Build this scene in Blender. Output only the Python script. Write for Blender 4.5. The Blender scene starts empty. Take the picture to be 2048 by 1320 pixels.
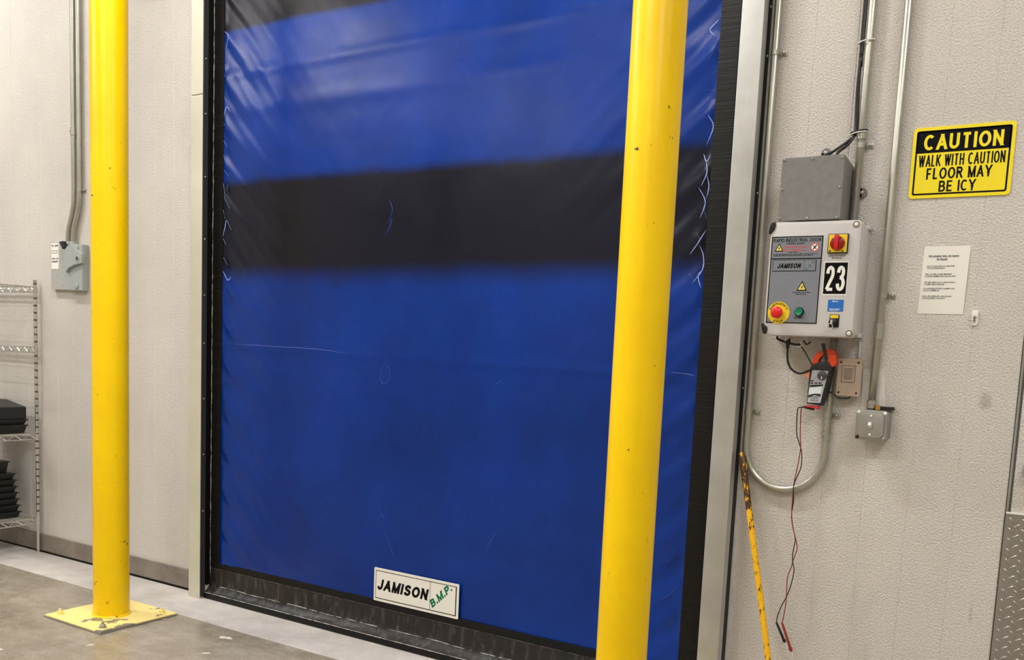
import bpy, bmesh, math, random
from mathutils import Vector, Matrix
random.seed(7)

# ---------------------------------------------------------------- camera, world, light
SC = bpy.context.scene
COL = SC.collection
cam_data = bpy.data.cameras.new('camera')
cam = bpy.data.objects.new('camera', cam_data)
COL.objects.link(cam)
cam_data.sensor_width = 36.0
cam_data.lens = 1883.64 * 36.0 / 2048.0
cam_data.shift_y = (922.04 - 660.0) / 2048.0
cam_data.clip_start = 0.05
cr = Vector((0.84154597, 0.53832988, 0.04473598))
cu = Vector((-0.09995433, 0.07379642, 0.99225159))
cf = Vector((-0.53085733, 0.83949689, -0.11591148))
cam.matrix_world = Matrix(((cr.x, cu.x, -cf.x, 0.0), (cr.y, cu.y, -cf.y, -3.9), (cr.z, cu.z, -cf.z, 1.612), (0, 0, 0, 1)))
SC.camera = cam

world = bpy.data.worlds.new('world')
SC.world = world
world.use_nodes = True
world.node_tree.nodes['Background'].inputs[0].default_value = (0.95, 0.97, 1.0, 1)
world.node_tree.nodes['Background'].inputs[1].default_value = 0.25

def area_light(name, loc, sx, sy, power, color, rot=(0, 0, 0)):
    d = bpy.data.lights.new(name, 'AREA')
    d.shape = 'RECTANGLE'; d.size = sx; d.size_y = sy; d.energy = power; d.color = color
    o = bpy.data.objects.new(name, d)
    o.location = loc; o.rotation_euler = rot
    COL.objects.link(o)
    return o

# ceiling luminaires of the room (rows of LED battens, see build of ceiling below)
LAMPS = [(-3.0, -1.7, 1.8, 150), (1.6, -1.9, 1.8, 60), (-7.6, -1.7, 1.8, 110),
         (-9.0, -5.0, 2.6, 120), (-3.0, -5.0, 2.4, 90), (1.6, -5.0, 2.4, 80),
         (-7.6, -8.2, 2.4, 60), (-1.0, -8.2, 2.4, 60)]
for lx, ly, ll, lp in LAMPS:
    area_light('ceiling_lamp_light', (lx, ly, 5.31), ll, 0.22, lp, (1.0, 0.98, 0.955))

SC.view_settings.view_transform = 'Standard'
SC.view_settings.look = 'None'
SC.view_settings.exposure = 0.18
SC.view_settings.gamma = 1.0
SC.view_settings.use_curve_mapping = False

# ---------------------------------------------------------------- materials
def srgb(r, g, b):
    f = lambda c: (c / 255 / 12.92) if c / 255 <= 0.04045 else ((c / 255 + 0.055) / 1.055) ** 2.4
    return (f(r), f(g), f(b), 1.0)

class NT:
    def __init__(s, name):
        s.m = bpy.data.materials.new(name); s.m.use_nodes = True
        s.t = s.m.node_tree; s.n = s.t.nodes; s.l = s.t.links
        s.b = s.n['Principled BSDF']
        s.tc = s.n.new('ShaderNodeTexCoord')
    def noise(s, scale, detail=3, rough=0.55, vec=None, stretch=None):
        t = s.n.new('ShaderNodeTexNoise')
        t.inputs['Scale'].default_value = scale; t.inputs['Detail'].default_value = detail
        t.inputs['Roughness'].default_value = rough
        src = vec or s.tc.outputs['Object']
        if stretch:
            mp = s.n.new('ShaderNodeMapping'); mp.inputs['Scale'].default_value = stretch
            s.l.new(src, mp.inputs['Vector']); src = mp.outputs['Vector']
        s.l.new(src, t.inputs['Vector'])
        return t.outputs['Fac']
    def ramp(s, fac, a, b, ca=(0, 0, 0, 1), cb=(1, 1, 1, 1)):
        r = s.n.new('ShaderNodeValToRGB')
        r.color_ramp.elements[0].position = a; r.color_ramp.elements[1].position = b
        r.color_ramp.elements[0].color = ca; r.color_ramp.elements[1].color = cb
        s.l.new(fac, r.inputs['Fac'])
        return r.outputs['Color']
    def mix(s, fac, a, b, mode='MIX'):
        x = s.n.new('ShaderNodeMix'); x.data_type = 'RGBA'; x.blend_type = mode
        for k, v in ((0, fac), (6, a), (7, b)):
            if hasattr(v, 'links'): s.l.new(v, x.inputs[k])
            else: x.inputs[k].default_value = v
        return x.outputs[2]
    def math(s, op, a, b=0.0, c=0.0):
        x = s.n.new('ShaderNodeMath'); x.operation = op
        for k, v in enumerate((a, b, c)):
            if hasattr(v, 'links'): s.l.new(v, x.inputs[k])
            else: x.inputs[k].default_value = v
        return x.outputs[0]
    def sep(s, which='Object'):
        x = s.n.new('ShaderNodeSeparateXYZ'); s.l.new(s.tc.outputs[which], x.inputs[0]); return x.outputs
    def bump(s, h, strength, dist):
        b = s.n.new('ShaderNodeBump'); b.inputs['Strength'].default_value = strength
        b.inputs['Distance'].default_value = dist
        s.l.new(h, b.inputs['Height']); s.l.new(b.outputs[0], s.b.inputs['Normal'])
    def set(s, color=None, rough=None, metal=None, spec=None):
        for k, v in (('Base Color', color), ('Roughness', rough), ('Metallic', metal), ('Specular IOR Level', spec)):
            if v is None: continue
            if hasattr(v, 'links'): s.l.new(v, s.b.inputs[k])
            else: s.b.inputs[k].default_value = v
        return s.m

M = {}
def simple(name, col, rough=0.5, metal=0.0, var=0.12, vs=40, bump=0.0, bs=300, bd=0.001, spec=None):
    t = NT(name)
    dark = tuple(c * (1 - var) for c in col[:3]) + (1,)
    lite = tuple(min(1, c * (1 + var * 0.6)) for c in col[:3]) + (1,)
    c = t.ramp(t.noise(vs, 4), 0.3, 0.7, dark, lite)
    if bump: t.bump(t.noise(bs, 2), bump, bd)
    M[name] = t.set(c, rough, metal, spec)
    return M[name]

def build_materials():
    # stucco-embossed insulated panel
    t = NT('wall_panel')
    c = t.ramp(t.noise(1.1, 4, 0.6), 0.3, 0.75, srgb(204, 198, 191), srgb(220, 214, 206))
    dirt = t.ramp(t.noise(3.5, 6, 0.7, stretch=(1.0, 1.0, 0.35)), 0.58, 0.85)
    c = t.mix(t.math('MULTIPLY', dirt, 0.35), c, srgb(150, 145, 140))
    grain = t.noise(135, 3, 0.6)
    c = t.mix(t.math('MULTIPLY', t.ramp(grain, 0.35, 0.6, (1, 1, 1, 1), (0, 0, 0, 1)), 0.22), c, srgb(140, 132, 124))  # shade in the pits of the embossing, mixed into the colour
    xyz = t.sep()
    def spot(cx, cz, rx, rz, amt, colr, c):
        dx = t.math('DIVIDE', t.math('SUBTRACT', xyz[0], cx), rx); dz = t.math('DIVIDE', t.math('SUBTRACT', xyz[2], cz), rz)
        d = t.math('ADD', t.math('MULTIPLY', dx, dx), t.math('MULTIPLY', dz, dz))
        d = t.math('ADD', d, t.math('MULTIPLY', t.noise(22, 4, 0.6), 1.2))
        return t.mix(t.math('MULTIPLY', t.ramp(d, 0.5, 1.6, (1, 1, 1, 1), (0, 0, 0, 1)), amt), c, colr)
    c = spot(-0.400, 1.505, 0.045, 0.060, 0.45, srgb(110, 108, 106), c)
    c = spot(-0.375, 0.70, 0.012, 0.07, 0.5, srgb(120, 116, 110), c)
    c = spot(-1.085, 1.60, 0.060, 0.12, 0.35, srgb(176, 146, 112), c)
    c = spot(-0.56, 1.40, 0.10, 0.18, 0.15, srgb(140, 138, 136), c)
    t.bump(grain, 1.0, 0.006)
    M['wall_panel'] = t.set(c, 0.42, 0.0, 0.4)
    # concrete floor
    t = NT('floor_concrete')
    a = t.noise(1.6, 8, 0.68); b = t.noise(9, 8, 0.7); g = t.noise(60, 4, 0.6)
    sw = t.noise(3.2, 8, 0.72, stretch=(1.0, 2.2, 1.0))
    c = t.ramp(a, 0.32, 0.68, srgb(120, 110, 94), srgb(164, 155, 138))
    c = t.mix(t.math('MULTIPLY', t.ramp(sw, 0.46, 0.68), 0.55), c, srgb(190, 182, 166))
    c = t.mix(t.math('MULTIPLY', t.ramp(b, 0.40, 0.72, (1, 1, 1, 1), (0, 0, 0, 1)), 0.35), c, srgb(112, 100, 82))
    c = t.mix(t.math('MULTIPLY', t.ramp(g, 0.35, 0.65), 0.12), c, srgb(205, 198, 185))
    fleck = t.ramp(t.noise(7.0, 2, 0.4), 0.735, 0.75)
    c = t.mix(fleck, c, srgb(214, 208, 196))
    r = t.ramp(b, 0.3, 0.7, (0.16, 0.16, 0.16, 1), (0.38, 0.38, 0.38, 1))
    t.bump(b, 0.12, 0.004)
    M['floor_concrete'] = t.set(c, r)
    t = NT('strip_concrete')
    a = t.noise(4, 8, 0.7); g = t.noise(80, 4, 0.6)
    c = t.ramp(a, 0.3, 0.72, srgb(170, 164, 158), srgb(206, 200, 194))
    c = t.mix(t.math('MULTIPLY', t.ramp(g, 0.52, 0.75), 0.35), c, srgb(128, 122, 116))
    t.bump(t.noise(40, 6, 0.7), 0.25, 0.003)
    M['strip_concrete'] = t.set(c, 0.6)
    # blue PVC curtain with two black cross bands
    t = NT('curtain_blue')
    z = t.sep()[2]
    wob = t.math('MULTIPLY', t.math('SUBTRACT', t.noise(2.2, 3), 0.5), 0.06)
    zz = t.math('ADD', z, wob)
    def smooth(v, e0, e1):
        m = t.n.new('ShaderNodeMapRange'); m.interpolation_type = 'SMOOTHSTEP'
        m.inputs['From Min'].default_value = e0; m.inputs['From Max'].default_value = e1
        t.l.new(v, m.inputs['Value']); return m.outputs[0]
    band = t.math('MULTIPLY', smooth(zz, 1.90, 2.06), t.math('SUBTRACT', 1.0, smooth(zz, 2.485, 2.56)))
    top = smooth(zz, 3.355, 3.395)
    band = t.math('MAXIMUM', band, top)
    blue = t.ramp(t.noise(1.3, 4, 0.6), 0.3, 0.7, srgb(0, 37, 108), srgb(0, 50, 138))
    c = t.mix(t.math('MULTIPLY', t.ramp(t.noise(5, 7, 0.72), 0.55, 0.8), 0.18), blue, srgb(40, 64, 150))
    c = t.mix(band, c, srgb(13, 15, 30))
    rr = t.ramp(t.noise(3, 5, 0.6), 0.3, 0.7, (0.20, 0.20, 0.20, 1), (0.30, 0.30, 0.30, 1))
    t.bump(t.noise(7, 4, 0.55), 0.15, 0.006)
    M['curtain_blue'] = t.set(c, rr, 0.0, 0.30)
    # yellow paint with chips
    t = NT('yellow_paint')
    z = t.sep()[2]
    wear = t.math('MULTIPLY', t.ramp(z, 0.0, 0.5, (1, 1, 1, 1), (0, 0, 0, 1)), 0.05)
    chip = t.math('ADD', t.noise(26, 6, 0.72, stretch=(1, 1, 0.75)), wear)
    cm = t.ramp(chip, 0.672, 0.684)
    col = t.ramp(t.noise(2.4, 5, 0.6), 0.3, 0.7, srgb(234, 190, 0), srgb(247, 206, 0))
    col = t.mix(t.math('MULTIPLY', t.ramp(t.noise(7, 6, 0.7), 0.5, 0.8), 0.22), col, srgb(205, 160, 10))
    c = t.mix(cm, col, srgb(70, 50, 22))
    t.bump(t.noise(18, 5, 0.6), 0.05, 0.004)
    M['yellow_paint'] = t.set(c, 0.3, 0.0, 0.3)
    t = NT('plate_paint')
    e = t.noise(5.0, 5, 0.6)
    c = t.mix(t.ramp(e, 0.575, 0.59), srgb(240, 218, 138), srgb(120, 114, 104))
    c = t.mix(t.math('MULTIPLY', t.ramp(t.noise(25, 5, 0.7), 0.5, 0.8), 0.35), c, srgb(222, 184, 84))
    M['plate_paint'] = t.set(c, 0.45)
    t = NT('rust_yellow')
    chip = t.noise(75, 6, 0.75, stretch=(1, 1, 0.4))
    z = t.sep()[2]
    wear = t.math('MULTIPLY', t.ramp(z, 0.98, 1.2), 0.14)
    c = t.mix(t.ramp(t.math('ADD', chip, wear), 0.555, 0.58), srgb(242, 184, 16), srgb(66, 38, 18))
    t.bump(chip, 0.2, 0.002)
    M['rust_yellow'] = t.set(c, 0.5)
    # galvanised metals
    def galv(name, c0, c1, rough, metal):
        t = NT(name)
        a = t.noise(3, 5, 0.65); b = t.noise(200, 2, 0.5, stretch=(1, 1, 0.05))
        c = t.ramp(a, 0.3, 0.7, c0, c1)
        c = t.mix(t.math('MULTIPLY', b, 0.18), c, srgb(120, 118, 110))
        rr = t.math('ADD', t.math('MULTIPLY', a, 0.2), rough - 0.1)
        M[name] = t.set(c, rr, metal)
    galv('galvanised', srgb(190, 191, 188), srgb(212, 213, 212), 0.38, 0.7)
    galv('galvanised_beige', srgb(196, 192, 172), srgb(210, 206, 188), 0.5, 0.2)
    galv('conduit', srgb(172, 170, 158), srgb(196, 194, 184), 0.32, 0.75)
    galv('box_steel', srgb(150, 148, 142), srgb(178, 176, 170), 0.38, 0.7)
    galv('diamond_plate', srgb(158, 153, 148), srgb(182, 178, 174), 0.26, 0.9)
    galv('chrome_wire', srgb(200, 198, 192), srgb(222, 220, 214), 0.25, 0.85)
    galv('bolt_steel', srgb(165, 160, 150), srgb(190, 186, 176), 0.35, 0.8)
    # baseboard with scuffs
    t = NT('baseboard')
    c = t.ramp(t.noise(6, 6, 0.7), 0.3, 0.7, srgb(108, 99, 90), srgb(140, 130, 119))
    M['baseboard'] = t.set(c, 0.55)
    # black rubber skirt with scuffs
    t = NT('rubber_skirt')
    sc_ = t.noise(26, 6, 0.7, stretch=(1.0, 1.0, 0.3))
    c = t.mix(t.ramp(sc_, 0.52, 0.75), srgb(20, 17, 16), srgb(84, 78, 74))
    t.bump(t.noise(22, 5, 0.6, stretch=(1.0, 1.0, 0.35)), 0.45, 0.008)
    M['rubber_skirt'] = t.set(c, 0.42)
    t = NT('edge_black')
    b = t.noise(9, 3, 0.6, stretch=(0.4, 1, 14))
    c = t.mix(t.ramp(b, 0.58, 0.74), srgb(15, 13, 12), srgb(38, 35, 33))
    t.bump(b, 0.5, 0.003)
    M['edge_black'] = t.set(c, 0.5, 0.0, 0.25)
    t = NT('worn_ridge')
    c = t.ramp(t.noise(20, 5, 0.7), 0.38, 0.62, srgb(60, 56, 54), srgb(205, 200, 195))
    M['worn_ridge'] = t.set(c, 0.5)
    simple('black_rubber', srgb(12, 11, 11), 0.5, spec=0.25)
    simple('guide_black', srgb(9, 9, 9), 0.42, spec=0.2)
    simple('guide_grey', srgb(48, 48, 48), 0.45, spec=0.3)
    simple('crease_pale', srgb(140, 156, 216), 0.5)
    simple('crease_soft', srgb(22, 60, 155), 0.35)
    simple('black_plastic', srgb(18, 18, 18), 0.38)
    simple('tray_black', srgb(20, 20, 21), 0.42)
    simple('tray_lid', srgb(42, 42, 42), 0.3)
    simple('grey_box', srgb(122, 119, 116), 0.45, bump=0.12, bs=500)
    simple('enclosure', srgb(200, 196, 194), 0.42, var=0.06, vs=9)
    simple('panel_grey', srgb(124, 128, 137), 0.4, var=0.06, vs=12)
    simple('ink_black', srgb(6, 6, 8), 0.55, spec=0.12)
    simple('ink_red', srgb(206, 92, 96), 0.55, spec=0.12)
    simple('ink_green', srgb(8, 108, 72), 0.55, spec=0.12)
    simple('ink_teal', srgb(92, 122, 126), 0.55, spec=0.12)
    simple('white_print', srgb(236, 234, 226), 0.45, var=0.04)
    simple('label_white', srgb(226, 222, 210), 0.45, var=0.05, vs=8)
    simple('paper', srgb(232, 229, 220), 0.7, var=0.03, vs=5)
    simple('sign_yellow', srgb(240, 218, 10), 0.35, var=0.04, vs=6)
    simple('label_yellow', srgb(240, 208, 40), 0.4)
    simple('tri_yellow', srgb(244, 224, 110), 0.4)
    simple('red_plastic', srgb(200, 20, 18), 0.28)
    simple('dark_red_plastic', srgb(150, 16, 10), 0.25)
    simple('estop_red', srgb(228, 34, 36), 0.3)
    simple('green_button', srgb(14, 128, 92), 0.3)
    simple('blue_label', srgb(20, 104, 190), 0.45)
    simple('tan_plastic', srgb(170, 150, 132), 0.45)
    simple('tan_dark', srgb(120, 102, 88), 0.5)
    simple('orange_plastic', srgb(226, 72, 12), 0.35)
    simple('meter_grey', srgb(176, 176, 182), 0.4)
    simple('meter_dark', srgb(70, 70, 72), 0.4)
    simple('trigger_pink', srgb(240, 150, 120), 0.4)
    simple('lcd', srgb(214, 226, 224), 0.25, var=0.03)
    simple('lead_red', srgb(140, 34, 26), 0.4)
    simple('plug_red', srgb(224, 52, 60), 0.35)
    simple('lead_black', srgb(16, 15, 15), 0.4)
    simple('clear_white', srgb(226, 226, 220), 0.3)
    simple('disconnect_grey', srgb(160, 166, 164), 0.4, var=0.06)
    simple('disconnect_plate', srgb(176, 176, 172), 0.4, 0.2)
    simple('caulk', srgb(214, 210, 204), 0.5)
    simple('hook_white', srgb(236, 234, 230), 0.35)
    simple('dark_glass', srgb(12, 12, 13), 0.15)
    simple('groove_dark', srgb(84, 70, 60), 0.5)
    simple('brass', srgb(206, 160, 84), 0.35, 0.7)
    simple('ceiling_white', srgb(222, 220, 214), 0.6)
    simple('room_wall', srgb(206, 202, 194), 0.5)
    simple('lamp_body', srgb(225, 225, 225), 0.5)
    t = NT('lamp_diffuser')
    t.b.inputs['Emission Color'].default_value = (1, 0.96, 0.9, 1)
    t.b.inputs['Emission Strength'].default_value = 7.0
    M['lamp_diffuser'] = t.set((0.8, 0.8, 0.8, 1), 0.5)
build_materials()

# ---------------------------------------------------------------- mesh helpers
def wloc(o):
    v = Vector((0, 0, 0))
    while o is not None:
        v = v + o.location; o = o.parent
    return v

def obj(name, bm, mat, parent=None, smooth=False, origin=None, shade_angle=None):
    """link a bmesh given in world coordinates as one mesh object"""
    bmesh.ops.recalc_face_normals(bm, faces=bm.faces[:])
    me = bpy.data.meshes.new(name)
    if parent is not None: off = wloc(parent)
    elif origin is not None: off = Vector(origin)
    else:
        xs = [v.co for v in bm.verts]
        off = Vector(((min(c.x for c in xs) + max(c.x for c in xs)) / 2, (min(c.y for c in xs) + max(c.y for c in xs)) / 2, min(c.z for c in xs)))
    bmesh.ops.translate(bm, verts=bm.verts[:], vec=-off)
    bm.to_mesh(me); bm.free()
    me.materials.append(M[mat])
    if smooth:
        for p in me.polygons: p.use_smooth = True
        if shade_angle:
            try: me.set_sharp_from_angle(angle=math.radians(shade_angle))
            except Exception: pass
    o = bpy.data.objects.new(name, me)
    COL.objects.link(o)
    if parent is not None: o.parent = parent
    else: o.location = off
    return o

def tag(o, label=None, cat=None, group=None, kind=None):
    if label: o['label'] = label
    if cat: o['category'] = cat
    if group: o['group'] = group
    if kind: o['kind'] = kind
    return o

def thing(name, loc, label, cat, group=None, kind=None):
    o = bpy.data.objects.new(name, None); o.location = loc; o.empty_display_size = 0.05
    COL.objects.link(o)
    return tag(o, label, cat, group, kind)

def B(): return bmesh.new()

def box(bm, x0, x1, y0, y1, z0, z1, bev=0.0, seg=2):
    b2 = bmesh.new()
    bmesh.ops.create_cube(b2, size=1.0)
    for v in b2.verts:
        v.co = Vector(((x0 + x1) / 2 + v.co.x * (x1 - x0), (y0 + y1) / 2 + v.co.y * (y1 - y0), (z0 + z1) / 2 + v.co.z * (z1 - z0)))
    if bev: bmesh.ops.bevel(b2, geom=b2.edges[:], offset=bev, segments=seg, affect='EDGES', profile=0.6)
    merge(bm, b2)
    return bm

def merge(bm, b2):
    me = bpy.data.meshes.new('tmp'); b2.to_mesh(me); b2.free(); bm.from_mesh(me); bpy.data.meshes.remove(me)

def prism(bm, pts, y0, y1, bev=0.0):
    """polygon of (x, z) points extruded from y0 (back) to y1 (front)"""
    b2 = bmesh.new()
    a = [b2.verts.new((x, y0, z)) for x, z in pts]; b = [b2.verts.new((x, y1, z)) for x, z in pts]
    b2.faces.new(a); b2.faces.new(b[::-1])
    n = len(pts)
    for i in range(n): b2.faces.new((a[i], b[i], b[(i + 1) % n], a[(i + 1) % n]))
    if bev:
        fe = [e for e in b2.edges if abs(e.verts[0].co.y - y1) < 1e-6 and abs(e.verts[1].co.y - y1) < 1e-6]
        bmesh.ops.recalc_face_normals(b2, faces=b2.faces[:])
        bmesh.ops.bevel(b2, geom=fe, offset=bev, segments=2, affect='EDGES', profile=0.6)
    merge(bm, b2); return bm

def ring_poly(bm, outer, inner, y0, y1):
    """band between two polygons of equal count, extruded in y"""
    n = len(outer)
    V = [[bm.verts.new((x, y, z)) for x, z in P] for y in (y0, y1) for P in (outer, inner)]
    for i in range(n):
        j = (i + 1) % n
        for q in ((V[0][i], V[0][j], V[1][j], V[1][i]), (V[2][i], V[3][i], V[3][j], V[2][j]),
                  (V[0][i], V[2][i], V[2][j], V[0][j]), (V[1][i], V[1][j], V[3][j], V[3][i])):
            bm.faces.new(q)
    return bm

def rrect(x0, x1, z0, z1, r, n=5):
    out = []
    for cx, cz, a0 in ((x1 - r, z1 - r, 0), (x0 + r, z1 - r, 90), (x0 + r, z0 + r, 180), (x1 - r, z0 + r, 270)):
        for k in range(n + 1):
            a = math.radians(a0 + 90 * k / n); out.append((cx + r * math.cos(a), cz + r * math.sin(a)))
    return out

def circ(cx, cz, r, n=24, a0=0.0):
    return [(cx + r * math.cos(a0 + 2 * math.pi * k / n), cz + r * math.sin(a0 + 2 * math.pi * k / n)) for k in range(n)]

def cyl(bm, p0, p1, r0, r1=None, seg=16, caps=True):
    r1 = r0 if r1 is None else r1
    p0 = Vector(p0); p1 = Vector(p1); d = (p1 - p0).normalized()
    a = d.orthogonal().normalized(); b = d.cross(a)
    A = [bm.verts.new(p0 + (a * math.cos(t) + b * math.sin(t)) * r0) for t in (2 * math.pi * k / seg for k in range(seg))]
    Bv = [bm.verts.new(p1 + (a * math.cos(t) + b * math.sin(t)) * r1) for t in (2 * math.pi * k / seg for k in range(seg))]
    for i in range(seg): bm.faces.new((A[i], A[(i + 1) % seg], Bv[(i + 1) % seg], Bv[i]))
    if caps: bm.faces.new(A[::-1]); bm.faces.new(Bv)
    return bm

def lathe(bm, base, axis, prof, seg=24):
    """prof: (distance along axis, radius)"""
    base = Vector(base); d = Vector(axis).normalized(); a = d.orthogonal().normalized(); b = d.cross(a)
    rows = []
    for h, r in prof:
        rows.append([bm.verts.new(base + d * h + (a * math.cos(t) + b * math.sin(t)) * max(r, 1e-5)) for t in (2 * math.pi * k / seg for k in range(seg))])
    for A, Bv in zip(rows, rows[1:]):
        for i in range(seg): bm.faces.new((A[i], A[(i + 1) % seg], Bv[(i + 1) % seg], Bv[i]))
    bm.faces.new(rows[0][::-1]); bm.faces.new(rows[-1])
    return bm

def smooth_path(pts, n=6):
    P = [Vector(p) for p in pts]
    if len(P) < 3: return P
    out = []
    for i in range(len(P) - 1):
        p0 = P[i - 1] if i else P[0] * 2 - P[1]
        p1, p2 = P[i], P[i + 1]
        p3 = P[i + 2] if i + 2 < len(P) else P[-1] * 2 - P[-2]
        for k in range(n):
            t = k / n
            out.append(0.5 * ((2 * p1) + (p2 - p0) * t + (2 * p0 - 5 * p1 + 4 * p2 - p3) * t * t + (3 * p1 - p0 - 3 * p2 + p3) * t ** 3))
    out.append(P[-1])
    return out

def tube(bm, pts, r, seg=10, smooth=0, taper=None):
    P = smooth_path(pts, smooth) if smooth else [Vector(p) for p in pts]
    rows = []; prev = None
    for i, p in enumerate(P):
        d = (P[min(i + 1, len(P) - 1)] - P[max(i - 1, 0)]).normalized()
        if prev is None: a = d.orthogonal().normalized()
        else: a = (prev - d * prev.dot(d)).normalized()
        prev = a; b = d.cross(a)
        rr = r if taper is None else r * taper(i / (len(P) - 1))
        rows.append([bm.verts.new(p + (a * math.cos(t) + b * math.sin(t)) * rr) for t in (2 * math.pi * k / seg for k in range(seg))])
    for A, Bv in zip(rows, rows[1:]):
        for i in range(seg): bm.faces.new((A[i], A[(i + 1) % seg], Bv[(i + 1) % seg], Bv[i]))
    bm.faces.new(rows[0][::-1]); bm.faces.new(rows[-1])
    return bm

def _arc(cx, cz, rx, rz, a0, a1, n=10):
    return [(cx + rx * math.cos(math.radians(a0 + (a1 - a0) * k / n)), cz + rz * math.sin(math.radians(a0 + (a1 - a0) * k / n))) for k in range(n + 1)]
_cur = lambda pts: [(p.x, p.z) for p in smooth_path([Vector((x, 0, z)) for x, z in pts], 4)]
GLYPH = {
 'A': (.72, [[(0, 0), (.36, 1)], [(.36, 1), (.72, 0)], [(.14, .3), (.58, .3)]]),
 'B': (.60, [[(0, 0), (0, 1)], [(0, 1), (.32, 1)] + _arc(.32, .76, .22, .24, 90, -90) + [(0, .52)], [(.3, .52)] + _arc(.34, .26, .26, .26, 90, -90) + [(0, 0)]]),
 'C': (.72, [_arc(.38, .5, .38, .5, 48, 312, 22)]),
 'D': (.66, [[(0, 0), (0, 1)], [(0, 1), (.25, 1)] + _arc(.25, .5, .41, .5, 90, -90, 16) + [(0, 0)]]),
 'E': (.56, [[(0, 0), (0, 1)], [(0, 1), (.56, 1)], [(0, .52), (.5, .52)], [(0, 0), (.56, 0)]]),
 'F': (.54, [[(0, 0), (0, 1)], [(0, 1), (.54, 1)], [(0, .5), (.46, .5)]]),
 'G': (.74, [_arc(.38, .5, .38, .5, 48, 330, 22), [(.74, .1), (.74, .45)], [(.46, .45), (.74, .45)]]),
 'H': (.62, [[(0, 0), (0, 1)], [(.62, 0), (.62, 1)], [(0, .5), (.62, .5)]]),
 'I': (.0, [[(0, 0), (0, 1)]]),
 'J': (.46, [[(.46, 1), (.46, .3)] + _arc(.23, .27, .23, .27, 0, -180, 12)]),
 'K': (.62, [[(0, 0), (0, 1)], [(0, .36), (.6, 1)], [(.2, .56), (.64, 0)]]),
 'L': (.50, [[(0, 0), (0, 1)], [(0, 0), (.5, 0)]]),
 'M': (.80, [[(0, 0), (0, 1)], [(0, 1), (.4, 0)], [(.4, 0), (.8, 1)], [(.8, 0), (.8, 1)]]),
 'N': (.64, [[(0, 0), (0, 1)], [(0, 1), (.64, 0)], [(.64, 0), (.64, 1)]]),
 'O': (.80, [_arc(.4, .5, .4, .5, 0, 360, 32)]),
 'P': (.58, [[(0, 0), (0, 1)], [(0, 1), (.32, 1)] + _arc(.32, .73, .26, .27, 90, -90) + [(0, .46)]]),
 'R': (.64, [[(0, 0), (0, 1)], [(0, 1), (.34, 1)] + _arc(.34, .74, .25, .26, 90, -90) + [(0, .48)], [(.34, .48), (.64, 0)]]),
 'S': (.62, [_cur([(.60, .76), (.52, .93), (.31, 1), (.10, .92), (.04, .75), (.14, .60), (.34, .51), (.55, .41), (.62, .25), (.53, .07), (.31, 0), (.08, .07), (0, .26)])]),
 'T': (.66, [[(0, 1), (.66, 1)], [(.33, 0), (.33, 1)]]),
 'U': (.64, [[(0, 1), (0, .34)] + _arc(.32, .32, .32, .32, 180, 360, 14) + [(.64, 1)]]),
 'W': (1.0, [[(0, 1), (.25, 0)], [(.25, 0), (.5, 1)], [(.5, 1), (.75, 0)], [(.75, 0), (1, 1)]]),
 'Y': (.70, [[(0, 1), (.35, .46)], [(.7, 1), (.35, .46)], [(.35, 0), (.35, .5)]]),
 '0': (.56, [_arc(.28, .5, .28, .5, 0, 360, 28)]),
 '2': (.56, [_cur([(.02, .72), (.07, .90), (.27, 1), (.48, .92), (.54, .74), (.47, .55), (.22, .27), (.0, .0)]), [(0, 0), (.58, 0)]]),
 '3': (.56, [_cur([(.02, .76), (.09, .93), (.27, 1), (.46, .92), (.51, .76), (.43, .60), (.22, .535)]), _cur([(.22, .535), (.46, .47), (.56, .28), (.47, .07), (.26, 0), (.07, .08), (0, .26)])]),
 '.': (.0, [[(0, 0), (0, .02)]]), ' ': (.16, [])}
SERIF = {'B': [(0, 0), (0, 1)], 'M': [(0, 0), (0, 1), (.8, 0), (.8, 1)], 'P': [(0, 0), (0, 1)]}

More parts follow.
